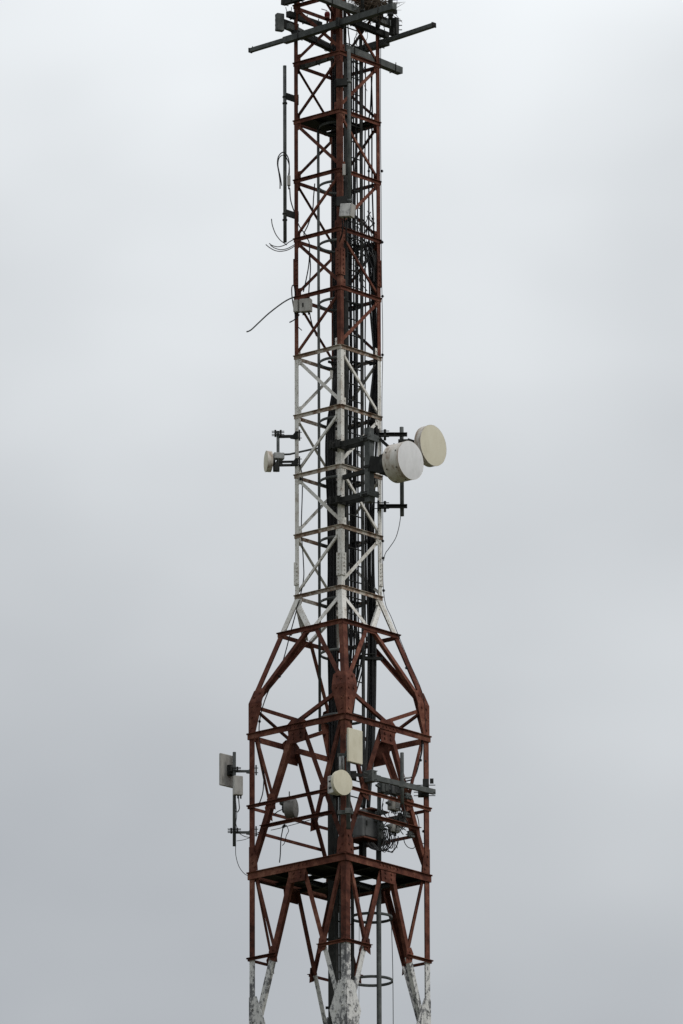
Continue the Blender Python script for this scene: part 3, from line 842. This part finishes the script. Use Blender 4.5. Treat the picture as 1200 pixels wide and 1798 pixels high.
mb = MB(); mb.bar(Vector((fx.x, fx.y, c.z)) + E1 * .02 + E2 * .03, c - E1 * .06, .05, .075); mb.build('stay_strut', [M_DARK], fr)
mb = MB(); c = pt(820); mb.box(c, E1, .075, E2, .075, ZU, .02); mb.build('band_clamp', [M_DARK], fr)

dd, n, back = dish('large white drum dish with stained sides on the front right face', (721.5, 808), 34.6, 49, .40, None, Y=-1.74, shroud=M_SHROUD, rad=M_WRAD, cone=.30, hubr=.19, hubd=.12, dome=.02)
mb = MB()
mb.box(back - n * .09, n, .07, n.cross(ZU), .17, ZU, .17, bevel=.02)
mb.bar(back - n * .1, pt(816) + E1 * .05, .13, .26)
mb.build('pan_bracket', [M_DARK], dd)
mb = MB()
for k in range(7):
    t = 2 * math.pi * k / 7 + .3
    a_, u_, v_ = basis(n, ZU)
    dr = u_ * math.cos(t) + v_ * math.sin(t)
    for dpt in (.12, .33): mb.hexbolt(back + n * dpt + dr * (34.6 / PXM * .985), dr, .011, .012)
mb.build('rivet_row', [M_DARK], dd)

# right-hand pole with cream dish
pr = thing('antenna_mount', 'grey pole on two slotted arms standing off the right leg', 'antenna mount', P(706, 906, .05))
pole(pr, 'pipe', 706, 750, 906, .05, .034, M_GALV)
for y in (763.5, 889.5):
    mb = MB()
    mb.channel(P(664, y, -.02), P(715.5, y, -.02), .05, .062); mb.build('arm', [M_DARK], pr)
    mb = MB(); c = P(671, y, .03)
    mb.box(c - XV * .06, XV, .018, YV, .09, ZU, .085, bevel=.006); mb.box(c + XV * .05, XV, .022, YV, .09, ZU, .075, bevel=.006)
    for s in (-1, 1): mb.tube([c - XV * .12 + ZU * .05 * s - YV * .06, c + XV * .12 + ZU * .05 * s - YV * .06], .008, 6)
    mb.build('leg_clamp', [M_DARK], pr)
    mb = MB(); c = P(706, y, .05); mb.tube([c - ZU * .025, c + ZU * .025], .045, 14); mb.build('band_clamp', [M_DARK], pr)
MB().bar(P(668, 771, .0), P(681, 783, -.05), .04, .05).build('stay_strut', [M_DARK], pr)
dc, n, back = dish('cream round dish held outermost at the right of the tower', (761.5, 782), 37.0, 51, .15, None, Y=-.12, shroud=M_SHROUD, rad=M_CREAM, cone=.2, hubr=.12, hubd=.10)
mb = MB(); mb.bar(back - n * .06, P(706, 785, .05), .12, .16); mb.box(back - n * .08, n, .05, n.cross(ZU), .1, ZU, .12, bevel=.01)
mb.box(P(709, 775, .0), XV, .09, YV, .07, ZU, .02); mb.tube([P(716, 772, -.1), P(728, 776, -.1)], .03, 10)
mb.build('pan_bracket', [M_DARK], dc)
cable([(704, 906, .04), (701, 925, .03), (695, 945, .0), (684, 962, 0), (677, 972, 0), (674, 985, 0)], .006, 'thin dark lead drooping from the right pole back to the leg', name='loose_lead')

# ------------------------------------------------------------------ left panel antenna
Yp = -.10
pm = thing('antenna_mount', 'galvanised pole on two flared arms outside the lower left leg', 'antenna mount', P(411.7, 1486, Yp))
pole(pm, 'pipe', 411.7, 1321, 1486, Yp, .028, M_GALV)
for y in (1353.5, 1461):
    MB().bar(P(414, y + 1, Yp), P(441, y + 1, Yp + .02), .04, .036).build('arm', [M_GALV], pm)
    mb = MB(); q = P(441, y, Yp - .01)
    mb.plate([q - XV * .08 - ZU * .035, q + XV * .05 - ZU * .05, q + XV * .05 + ZU * .065, q + XV * .0 + ZU * .065], YV, .05)
    mb.build('leg_bracket', [M_GALV], pm)
    mb = MB()
    mb.box(P(450, y - 1, Yp + .03), XV, .012, YV, .08, ZU, .07, bevel=.004)
    for zz in (-.035, .045): mb.tube([q + ZU * zz, q + ZU * zz + XV * .12], .007, 6)
    mb.build('back_jaw', [M_DARK], pm)
    clamp(pm, P(411.7, y - 2, Yp), XV, .05, .04, .05)
pa = thing('panel_antenna', 'square pale grey panel antenna turned away at the lower left leg', 'antenna', P(398, 1382, .02))
W = Vector((math.cos(R_(46)), math.sin(R_(46)), 0)); N = Vector((-W.y, W.x, 0))
pc = P(398.5, 1353.5, .06)
MB().box(pc, W, .165, N, .022, ZU, .275, bevel=.012).build('panel', [M_BOX], pa)
mb = MB()
mb.box(pc - N * .05 + W * .03, W, .05, N, .03, ZU, .09, bevel=.008)
mb.bar(pc - N * .07 + W * .03 + ZU * .05, P(411, 1351, Yp), .05, .05); mb.bar(pc - N * .07 + W * .03 - ZU * .05, P(411, 1358, Yp), .05, .04)
mb.build('tilt_bracket', [M_DARK], pa)
q = P(418, 1380, Yp - .08)
ru = thing('radio_unit', 'pale grey radio box clamped to the lower left pole', 'radio unit', q - ZU * .17)
Ax = Vector((math.cos(R_(20)), math.sin(R_(20)), 0)); Ay = Vector((-Ax.y, Ax.x, 0))
MB().box(q, Ax, .078, Ay, .045, ZU, .165, bevel=.014).build('body', [M_BOX], ru)
mb = MB()
for s in (-.05, .0, .05): mb.tube([q + Ax * s - ZU * .165, q + Ax * s - ZU * .215], .014, 8)
mb.build('connector', [M_BLACK], ru)
cable([(419, 1398, -.15), (420, 1412, -.15), (420.5, 1420, -.15), (417.5, 1426, -.14), (414, 1424, -.13)], .008, 'black lead curling out under the pale radio box')
cable([(414, 1405, -.14), (416, 1430, -.14), (414.5, 1445, -.14), (416, 1452, -.14), (419, 1462, -.12), (430, 1469, -.1), (442, 1471, -.08)], .006, 'thin lead taped down the lower left pole to the leg', name='loose_lead', m=M_GCABLE)
cable([(415.5, 1477, -.1), (428, 1475, -.1), (440, 1471, -.08), (455, 1465, -.05)], .005, 'thin dark lead stretched from the pole foot to the leg', name='loose_lead', m=M_BLACK)
cable([(414, 1486, -.1), (414.5, 1503, -.1), (420, 1522, -.1), (430, 1535, -.1), (440, 1539, -.08), (451, 1544, 0), (463, 1551, 0), (477, 1555, .1), (490, 1554, .2), (500, 1549, .3)], .0055, 'long thin lead drooping from the lower left pole under the platform', name='loose_lead', m=M_DARK, step=8)

# ------------------------------------------------------------------ antennas on the front leg of the wide shaft
Yq = -1.60
fm = thing('antenna_mount', 'galvanised pole clamped in front of the front leg', 'antenna mount', P(612, 1456, Yq))
pole(fm, 'pipe', 612, 1290, 1456, Yq, .036, M_GALV)
for y in (1325, 1425):
    mb = MB(); c = P(612, y, Yq)
    mb.box(c + YV * .06 - XV * .05, XV, .13, YV, .02, ZU, .035, bevel=.006)
    mb.box(c - YV * .05, XV, .055, YV, .014, ZU, .045, bevel=.006)
    for s in (-1, 1): mb.tube([c + XV * .05 * s - YV * .08, c + XV * .05 * s + YV * .16], .008, 6)
    mb.build('pole_clamp', [M_GALV], fm)
cp = thing('panel_antenna', 'upright cream panel antenna facing right on the front leg', 'antenna', P(623, 1341, -1.75))
W = Vector((math.cos(R_(46)), math.sin(R_(46)), 0)); N = Vector((-W.y, W.x, 0))
pc = P(623.2, 1310.5, -1.78)
tl = Matrix.Rotation(R_(-1.5), 3, 'Y')
MB().box(pc, W, .167, N, .022, ZU, .285, bevel=.008).build('panel', [M_CREAM], cp)
mb = MB(); mb.box(pc + N * .04, W, .06, N, .025, ZU, .1, bevel=.006); mb.bar(pc + N * .05, P(612, 1318, Yq), .07, .1); mb.build('tilt_bracket', [M_GALV], cp)
rd, n, back = dish('small round cream dish low on the front leg', (602.5, 1374), 22.2, 42, .075, None, Y=-1.86, shroud=M_CREAM, rad=M_CREAM, cone=.25, hubr=.08, hubd=.05)
sd = n.cross(ZU)
q = back - n * .115 - ZU * .015
MB().box(q, n, .07, sd, .11, ZU, .15, bevel=.014).build('radio_unit', [M_DIRTYW], rd)
mb = MB()
for zz in (-.06, .05): mb.box(q + n * .0 - sd * -.112 + ZU * zz, n, .03, sd, .006, ZU, .012)
mb.build('vent_slot', [M_DARK], rd)
MB().bar(back - n * .06, P(612, 1374, Yq), .08, .10).build('pan_bracket', [M_DARK], rd)
pc2 = P(600.5, 1345, -1.62)
wp = thing('cable_sleeve', 'short pale vertical sleeve above the small front dish', 'pipe', P(600.5, 1360, -1.62))
mb = MB(); mb.tube([P(598.2, 1362, -1.62), P(598.2, 1329, -1.62)], .026, 14); mb.tube([P(603.4, 1362, -1.6), P(603.4, 1328, -1.6)], .022, 14); mb.build('sleeve', [M_LIGHTG], wp)
# black arm stub right of the small dish
q = P(620, 1362, -1.45)
st = tag(MB().box(q, XV, .06, YV, .05, ZU, .07, bevel=.01).bar(q + ZU * .02, q + XV * .16 - YV * .0 - ZU * .0, .05, .05).build('clamp_bracket', [M_DARK], None, q), 'black clamp bracket sticking out right behind the small front dish', 'bracket')

# small drum hung inside the left face
sd_, n, back = dish('grey drum hanging under the beam inside the left face', (519.5, 1419), 17.0, 72, .17, None, Y=-.55, shroud=M_DRUM, rad=M_DRUM, cone=.12, hubr=.07, hubd=.05, dome=.03)
q = back - n * .02 + ZU * .17
mb = MB(); mb.box(back - n * .05 + ZU * .12, n, .05, n.cross(ZU), .05, ZU, .05, bevel=.008); mb.bar(q - n * .12, q + n * .18, .06, .05); mb.tube([q + n * .08, q + n * .08 + ZU * .12], .01, 6); mb.build('pan_bracket', [M_GALV], sd_)
cable([(503, 1420, -.5), (495, 1422, -.5), (487, 1426, -.45), (480, 1432, -.4)], .008, 'black lead running left from the grey drum')
cable([(498, 1449, -.6), (496, 1460, -.55), (493.5, 1475, -.55), (492.5, 1500, -.55), (491, 1515, -.55)], .009, 'black cable hanging from the lower left beam to the platform')
cable([(503, 1449, -.55), (507, 1458, -.55), (506, 1462, -.55), (503, 1468, -.55), (500, 1480, -.5), (496, 1485, -.5)], .006, 'thin loop of lead hanging beside the black cable under the grey drum', name='loose_lead')
cable([(476, 1458, -.4), (490, 1455, -.45), (505, 1451, -.5), (520, 1447, -.55), (545, 1440, -.6), (572, 1432, -.7)], .006, 'thin lead strung along the lower left beam', name='loose_lead')

# ------------------------------------------------------------------ equipment inside the right face of the wide shaft
Yg = -.40
cb = P(637, 1470, -.52)
cab = thing('equipment_cabinet', 'big grey equipment cabinet on the platform between red shelves', 'cabinet', cb)
c = cb + E2 * .28 - E1 * .12 + ZU * .25
MB().box(c - ZU * .06, E1, .12, E2, .28, ZU, .19, bevel=.045).build('body', [M_CAB], cab)
MB().box(c + ZU * .20 + E2 * .03 - E1 * .02, E1, .095, E2, .20, ZU, .065, bevel=.03).build('top_unit', [M_CAB], cab)
mb = MB()
for k in range(5): mb.tube([c + E1 * .05 + E2 * (-.2 + .1 * k) - ZU * .245, c + E1 * .05 + E2 * (-.2 + .1 * k) - ZU * .32], .016, 8)
mb.build('cable_gland', [M_BLACK], cab)
MB().box(c + E1 * .126 - ZU * .06, E1, .008, E2, .22, ZU, .145, bevel=.006).build('door', [M_CAB], cab)
mb = MB(); mb.box(c + E1 * .14 - E2 * .2, E1, .012, E2, .012, ZU, .04); mb.build('door_handle', [M_DARK], cab)
MB().box(c - ZU * .262, E1, .20, E2, .34, ZU, .012).build('shelf', [M_RED], cab)
MB().box(c + ZU * .275 + E2 * .12, E1, .16, E2, .22, ZU, .012).build('roof_board', [M_RED], cab)
mb = MB(); mb.channel(c - ZU * .28 - E2 * .1, Vector((c.x, c.y, ZC - .02)) - E2 * .1, .08, .10, E1); mb.build('post', [M_DARK], cab)
ep = thing('antenna_mount', 'grey upright pipe carrying the cabinet and radio boxes', 'antenna mount', P(666, 1508, -.35))
pole(ep, 'pipe', 666.3, 1400, 1512, -.35, .034, M_GALV)
for y in (1428, 1440): clamp(ep, P(668, y, -.35), E1, .06, .03, .05, M_GALV)
# long steel arm with a pole and clamps
arm = thing('antenna_mount', 'long galvanised arm with a bare pole across the lower right face', 'antenna mount', P(705, 1390, -.75))
Ya0, Ya1 = -1.12, .10
MB().bar(P(656, 1366, Ya0), P(763, 1391, Ya1), .06, .085).build('crossbar', [M_GALV], arm)
pole(arm, 'pipe', 706.5, 1322, 1412, -.60, .031, M_GALV)
mb = MB(); c = P(650, 1364, -1.12)
mb.box(c, E1, .10, E2, .06, ZU, .10, bevel=.01); mb.box(c + E2 * .15, E1, .05, E2, .08, ZU, .05, bevel=.01)
for s in (-1, 1): mb.tube([c + ZU * .07 * s - E1 * .16, c + ZU * .07 * s + E1 * .16], .009, 6); mb.tube([c + ZU * .04 * s - E2 * .16, c + ZU * .04 * s + E2 * .12], .009, 6)
mb.build('leg_clamp', [M_GALV], arm)
mb = MB(); c = P(748, 1382, .04)
mb.box(c + ZU * .06, XV, .05, YV, .05, ZU, .07, bevel=.008); mb.box(c - ZU * .12 - XV * .04, XV, .09, YV, .06, ZU, .05, bevel=.01); mb.box(c + XV * .10 + ZU * .10, XV, .03, YV, .02, ZU, .04)
for zz in (-.15, -.09, .03): mb.tube([c - XV * .2 + ZU * zz, c + XV * .16 + ZU * zz], .008, 6)
mb.build('leg_clamp', [M_DARK], arm)
mb = MB(); c = P(706.5, 1378, -.58); mb.box(c - YV * .05, XV, .05, YV, .012, ZU, .05); mb.box(c + YV * .05, XV, .05, YV, .012, ZU, .05); mb.build('pole_clamp', [M_GALV], arm)

BOXES = [(692, 1415, .10, .085, -.35, 'upper pale radio box on the beam right of the cabinet', M_BOX),
         (692, 1455, .09, .07, -.38, 'lower pale radio box beneath the beam right of the cabinet', M_BOX),
         (703, 1442, .09, .07, -.15, 'grey radio box tucked behind the beam right of the cabinet', M_CAB),
         (692, 1388, .10, .08, -.25, 'dark grey radio box under the galvanised arm', M_CAB),
         (673, 1384, .085, .09, -.45, 'brownish grey filter box behind the galvanised arm', M_GALV)]
for px, py, w, h, Y, lab, m in BOXES:
    q = P(px, py, Y)
    o = thing('radio_unit', lab, 'radio unit', q - ZU * h)
    MB().box(q, E2, w, E1, .06, ZU, h, bevel=.012).build('body', [m], o)
    MB().box(q + E1 * .065 + E2 * .03, E2, w * .55, E1, .012, ZU, h * .72, bevel=.008).build('cover', [M_LIGHTG if m is M_BOX else m], o)
    mb = MB()
    for s in (-.5, 0, .5): mb.tube([q + E2 * (w * s) - ZU * h, q + E2 * (w * s) - ZU * (h + .05)], .014, 8)
    mb.build('connector', [M_DARK], o)
    mb = MB(); mb.bar(q + ZU * h, q + ZU * (h + .07), .05, .04, E2); mb.bar(q - E2 * w, q - E2 * (w + .09) + ZU * .02, .04, .03); mb.build('bracket', [M_GALV], o)
for k, (px, py, Y, lab) in enumerate(((676, 1396, -.45, 'grey clamp plate on the upright pipe just under the galvanised arm'), (671, 1452, -.38, 'grey clamp plate on the upright pipe beside the cabinet door'),
                                     (712, 1430, -.3, 'small grey bracket on the beam right of the radio boxes'), (720, 1465, -.2, 'small grey bracket low on the right main diagonal'), (716, 1398, -.5, 'dark bracket under the bare pole on the galvanised arm'))):
    q = P(px, py, Y)
    mb = MB(); mb.box(q, E2, .045, E1, .02, ZU, .05, bevel=.006); mb.box(q + E2 * .04 - ZU * .03, E2, .05, E1, .035, ZU, .015)
    for zz in (-.03, .03): mb.tube([q - E2 * .08 + ZU * zz, q + E2 * .10 + ZU * zz], .007, 6); mb.tube([q + E2 * zz - E1 * .06 , q + E2 * zz + E1 * .06], .008, 6)
    tag(mb.build('clamp_bracket', [M_GALV], None, q), lab, 'bracket')
for k in range(9):
    x0 = rnd.uniform(668, 708); y0 = rnd.uniform(1395, 1425); Y = rnd.uniform(-.5, -.2)
    cable([(x0, y0, Y), (x0 + rnd.uniform(-6, 6), y0 + rnd.uniform(8, 16), Y), (x0 + rnd.uniform(-10, 10), y0 + rnd.uniform(18, 30), Y), (x0 + rnd.uniform(-12, 12), y0 + rnd.uniform(30, 46), Y), (x0 + rnd.uniform(-8, 8), y0 + rnd.uniform(42, 56), Y)], rnd.choice((.005, .007, .009)),
          'thin black lead winding between the radio boxes on the right', 'thin leads between the radio boxes', name='loose_lead', step=8)
CG = 'thin black leads looping beside the cabinet'
for k in range(10):
    x0, y0 = rnd.uniform(672, 705), rnd.uniform(1460, 1472); Y = rnd.uniform(-.5, -.15)
    x1 = x0 + rnd.uniform(-28, 8); y1 = rnd.uniform(1472, 1498)
    cable([(x0, y0, Y), (x0 - 1 + rnd.uniform(-2, 2), (y0 + y1) / 2, Y), ((x0 + x1) / 2, y1, Y), (x1 - 3, y1 - rnd.uniform(2, 8), Y), (x1 - rnd.uniform(0, 8), y1 - rnd.uniform(10, 22), Y)], rnd.choice((.005, .006, .009)),
          'thin black lead looping below the radio boxes beside the cabinet', CG, name='loose_lead', step=8)
for k in range(5):
    x0 = 672 + 3 * k; Y = -.45
    cable([(x0, 1456, Y), (x0 + 3, 1468, Y), (x0 + 1 + k, 1482, Y), (x0 - 8, 1494, Y), (664 - 3 * k, 1490, Y), (655 - 3 * k, 1480, Y)], .010, 'black cable curving under the grey cabinet', 'black cables under the cabinet')
cable([(709, 1470, -.1), (711, 1480, -.1), (717, 1488, -.1), (726, 1490, -.05), (730, 1485, 0)], .007, 'black lead drooping to the lower right leg')
cable([(730, 1425, 0), (735, 1440, 0), (737, 1460, 0), (740, 1478, .0), (745, 1482, .02)], .007, 'black lead hanging along the lower right leg')
cable([(742, 1300, .0), (741, 1320, 0), (736, 1340, -.02), (731, 1358, -.05), (725, 1368, -.1), (713, 1372, -.3), (707, 1372, -.5)], .013, 'thick black cable bending from the right leg onto the galvanised arm', m=M_BLACK)
cable([(733, 1345, -.03), (727, 1362, -.06), (718, 1366, -.2), (707, 1366, -.45)], .016, 'pale grey conduit bending from the right leg onto the galvanised arm', m=M_LIGHTG, name='conduit')

# ------------------------------------------------------------------ clip blocks on legs where cables are tied
CLG = 'small black cable clips on the tower'
for px, py, Y in ((511, 1114, -.15), (491, 1188, -.2), (456, 1267, -.15), (453, 1415, -.1), (463.5, 1356, -.12), (714, 1173, .0), (740, 1309, .0), (739, 1335, .02), (747, 1337, .05), (744, 1460, .05),
                  (671, 300, .02), (671.5, 425, .03), (672, 520, .03), (672, 623, .02), (672.5, 950, 0), (673, 980, 0), (674, 1037, 0), (533, 1028, -.1), (528, 841, -.15), (500, 1450, -.6), (648, 300, .1), (648, 383, .1), (655, 384, .1), (498, 1452, -.6)):
    q = P(px, py, Y)
    o = MB().box(q, E1, .014, E2, .014, ZU, .022, bevel=.004).tube([q - XV * .028, q + XV * .028], .006, 6).build('cable_clip', [M_BLACK], None, q)
    tag(o, 'small black cable clip tied to a tower member', 'clip', CLG)
# cable hangers that hold the bundles at every ring
HG = 'black bracket hangers holding the cable bundles'
for i, z in enumerate(ZR[5:], 5):
    for px, w, dY in ((584, .10, .18), (651, .12, .14), (624, .07, .05)):
        if i < 7 and px != 624: continue
        q = P(px, RINGS[i] + 12, dY)
        mb = MB(); mb.bar(q - E2 * w, q + E2 * w, .03, .04); mb.bar(q - E1 * .02 - ZU * .03, q + E1 * .10 - ZU * .02, .03, .03)
        tag(mb.build('cable_hanger', [M_DARK], None, q), 'dark hanger bracket clamping a cable bundle inside the shaft', 'bracket', HG)
q = P(637, 1168, -.05)
mb = MB(); mb.bar(P(632, 1155, .0), P(672, 1157, .1), .05, .05); mb.tube(hoop_pts(P(652, 1154, .2), .2, 0, math.pi * 1.6), .014, 8)
tag(mb.build('cable_hanger', [M_DARK], None, q), 'curved dark bracket carrying the right cable bundle at the shoulder', 'bracket')

# ------------------------------------------------------------------ cross arms and the rest at the top
def crossarm(label, p0, p1, w, h, ext=None, m=M_GALV):
    o = thing('crossarm', label, 'cross arm', (p0 + p1) / 2)
    MB().bar(p0, p1, w, h).build('outer_tube', [m], o)
    if ext:
        q0, q1, w2, h2 = ext
        MB().bar(q0, q1, w2, h2).build('inner_tube', [m], o)
        mb = MB(); d = (q1 - q0).normalized(); mb.bar(q1 - d * .02, q1, w2 + .012, h2 + .012); mb.tube([q1 - d * .06 + ZU * h2 * .4, q1 - d * .06 + ZU * (h2 * .5 + .03)], .008, 6); mb.build('end_cap', [M_DARK], o)
    d = (p1 - p0).normalized(); sd = d.cross(ZU).normalized(); L = (p1 - p0).length
    for t in (.14, .52, .87):
        c = p0 + d * (L * t); e, lo, hi = w / 2 + .008, -h / 2 - .012, h / 2 + .03
        mb = MB(); mb.tube([c - sd * e + ZU * hi, c - sd * e + ZU * lo, c + sd * e + ZU * lo, c + sd * e + ZU * hi], .008, 6)
        mb.build('u_bolt', [M_DARK], o)
    return o
# along the left-front face
fL = lambda px, py, off=0: None
def onface(px, py, base, dirv, off):
    """point at pixel column px on the vertical plane through base along dirv, shifted outwards by off"""
    nrm = Vector((dirv.y, -dirv.x, 0)); b0 = base + nrm * off
    d = fw + rt * ((px - 600.0) / FPX) + up * ((899.0 - py) / FPX)
    t = (b0 - CAM).dot(nrm) / d.dot(nrm)
    return CAM + d * t
bL = CD['L'] * RN; bF = CD['F'] * RN; bR = CD['R'] * RN; bB = CD['B'] * RN
a0, a1 = onface(500, 71, bL, E1, .08), onface(693, 10.5, bL, E1, .08)
q0, q1 = onface(508, 67.5, bL, E1, .08), onface(439, 88.5, bL, E1, .08)
top1 = crossarm('longest steel cross arm crossing in front of the front leg at the top', a0, a1, .105, .105, (q0, q1, .07, .068))
mb = MB(); c = onface(598, 40, bL, E1, .09); mb.box(c, E1, .025, E2, .09, ZU, .08); mb.build('saddle_clamp', [M_DARK], top1)
a0, a1 = onface(602, 97, bB, E1, -.03), onface(681, 73, bB, E1, -.03)
q0, q1 = onface(672, 73.5, bB, E1, -.03), onface(763.5, 43, bB, E1, -.03)
crossarm('steel cross arm reaching out to the right from behind the right leg', a0, a1, .105, .115, (q0, q1, .075, .07))
crossarm('short thick steel arm ending bluntly just right of the right leg', onface(604, 84, bF, E2, -.10), onface(703, 124.5, bF, E2, -.10), .12, .115)
crossarm('steel arm sloping down to the right above the front leg', onface(560, -7, bF, E2, .10), onface(697, 46, bF, E2, .10), .11, .12)
crossarm('grey square arm just under the top left ring beam', onface(529, 118, bL, E1, -.10), onface(586, 98.5, bL, E1, -.10), .07, .08)
# channels behind the left-back face
crossarm('dark channel sloping behind the upper left leg', onface(506, 24, bL, -E2, .0) , onface(563, 44, bL, -E2, .0), .09, .10, m=M_DARK)
crossarm('dark square tube under the longest arm carrying the small grey antenna', P(505, 45, -.15), P(588, 88, .95), .10, .10, m=M_GALV)
crossarm('dark channel below the square tube at the top left', P(517, 56, -.1), P(584, 86, .75), .11, .07, m=M_DARK)
crossarm('dark bracket beam poking out left of the top ring', P(497, 4, .0), P(533, -6, -.4), .09, .10, m=M_DARK)
crossarm('dark channel along the top right face below the nest', onface(610, 34, bF, E2, .02), onface(680, 62, bF, E2, .02), .10, .10, m=M_DARK)
# small antenna on the far left
q = P(491.5, 39, -.15)
sa = thing('panel_antenna', 'small upright grey antenna box at the top left', 'antenna', q - ZU * .16)
MB().box(q, Vector((.9, .43, 0)), .068, Vector((-.43, .9, 0)), .05, ZU, .155, bevel=.012).build('body', [M_GALV], sa)
mb = MB()
for zz in (-.13, -.05, .04, .12): mb.box(q - Vector((.068, 0, 0)) + ZU * zz, XV, .012, YV, .02, ZU, .012)
mb.build('side_bolt', [M_DARK], sa)
MB().bar(q + XV * .05 - ZU * .02, P(522, 50, .1), .08, .15).build('bracket', [M_DARK], sa)
# obstruction lamp
q = P(575, 24, .3)
ol = thing('obstruction_lamp', 'small red warning lamp inside the top of the tower', 'lamp', q - ZU * .1)
MB().lathe(q - ZU * .05, ZU, [(0, .001), (0, .045), (.05, .05), (.085, .036), (.10, .001)], 24).build('lens', [M_LENS], ol)
mb = MB(); mb.tube([q - ZU * .05, q - ZU * .10], .045, 14); mb.tube([q - ZU * .09, q - ZU * .22], .018, 8); mb.tube([q + ZU * .06, q + ZU * .09 - XV * .1], .008, 6); mb.build('lamp_base', [M_RED], ol)
# bird nest of twigs across the top arms
nb_ = P(650, 12, -.35)
mb = MB()
rr = random.Random(11)
for k in range(520):
    c = P(rr.gauss(652, 17), rr.gauss(6, 12), -.35 + rr.gauss(0, .22))
    if c.z < P(650, 34, -.35).z: continue
    d = Vector((rr.gauss(0, 1), rr.gauss(0, 1), rr.gauss(0, .45))).normalized()
    l = rr.uniform(.06, .26)
    mb.tube([c - d * l, c + Vector((0, 0, rr.uniform(-.02, .02))), c + d * l], [.002, .0055, .002], 4, 0, False, False)
tag(mb.build('bird_nest', [M_TWIG], None, nb_), 'untidy bird nest of dry twigs lodged on the top arms', 'nest')
# mounting pipes by the nest
for label, px, y0, y1, Y, r in (('grey upright pipe at the right end of the longest arm', 686, -30, 33, -1.0, .04), ('short grey upright pipe passing through the nest', 637, -30, 26, -.8, .028), ('grey upright pipe just behind the nest', 664, -30, 52, -.2, .03)):
    o = thing('mounting_pipe', label, 'pipe', P(px, y1, Y))
    pole(o, 'pipe', px, y0, y1, Y, r, M_DARK)
    mb = MB(); c = P(px, y1 - 8, Y); mb.tube([c - ZU * .02, c + ZU * .02], r + .014, 12); mb.build('band_clamp', [M_DARK], o)
q = P(694, 46, -.1)
o = thing('end_bracket', 'dark upright bracket plate closing the sloping arm at the right', 'bracket', q - ZU * .15)
mb = MB(); mb.box(q, E2, .04, E1, .06, ZU, .15, bevel=.008); mb.box(q - XV * .03 - ZU * .10, E2, .05, E1, .05, ZU, .06); mb.build('plate', [M_DARK], o)
mb = MB()
for zz in (-.06, .02, .1): mb.tube([q + ZU * zz - XV * .02, q + ZU * zz + XV * .12], .009, 6)
mb.build('bolt', [M_DARK], o)
mb = MB(); mb.lathe(q + ZU * .22 - XV * .0, ZU, [(0, .001), (.01, .04), (.06, .04), (.075, .001)], 14); mb.build('insulator', [M_DARK], o)
q = P(669, 26, -.2)
mb = MB(); mb.box(q, XV, .045, YV, .05, ZU, .05, bevel=.01); mb.bar(q - ZU * .03, q + XV * .10 - ZU * .08, .03, .03)
tag(mb.build('clamp_bracket', [M_DARK], None, q), 'small dark clamp on the sloping arm right of the nest', 'bracket')
cable([(671, 12, -.2), (673, 20, -.2), (678, 22.5, -.2), (682, 18, -.3), (684, 10, -.5)], .006, 'thin black loop of wire right of the nest', name='loose_lead')
cable([(502, 12, -.1), (504, 19, -.1), (509, 22, -.1), (512, 17, -.1), (512, 12, -.1)], .006, 'thin black loop of wire under the top left bracket', name='loose_lead')
for k, (px, x2) in enumerate(((611, 613), (607, 606))):
    cable([(px, 38, -.5), (px + 1, 55, -.4), (x2 + 1, 75, -.3), (x2, 110, -.2), (x2 - 1, 160, -.1)], .010, ('black cable dropping behind the front pole antenna from the longest arm', 'black cable dropping against the front leg from the longest arm')[k])
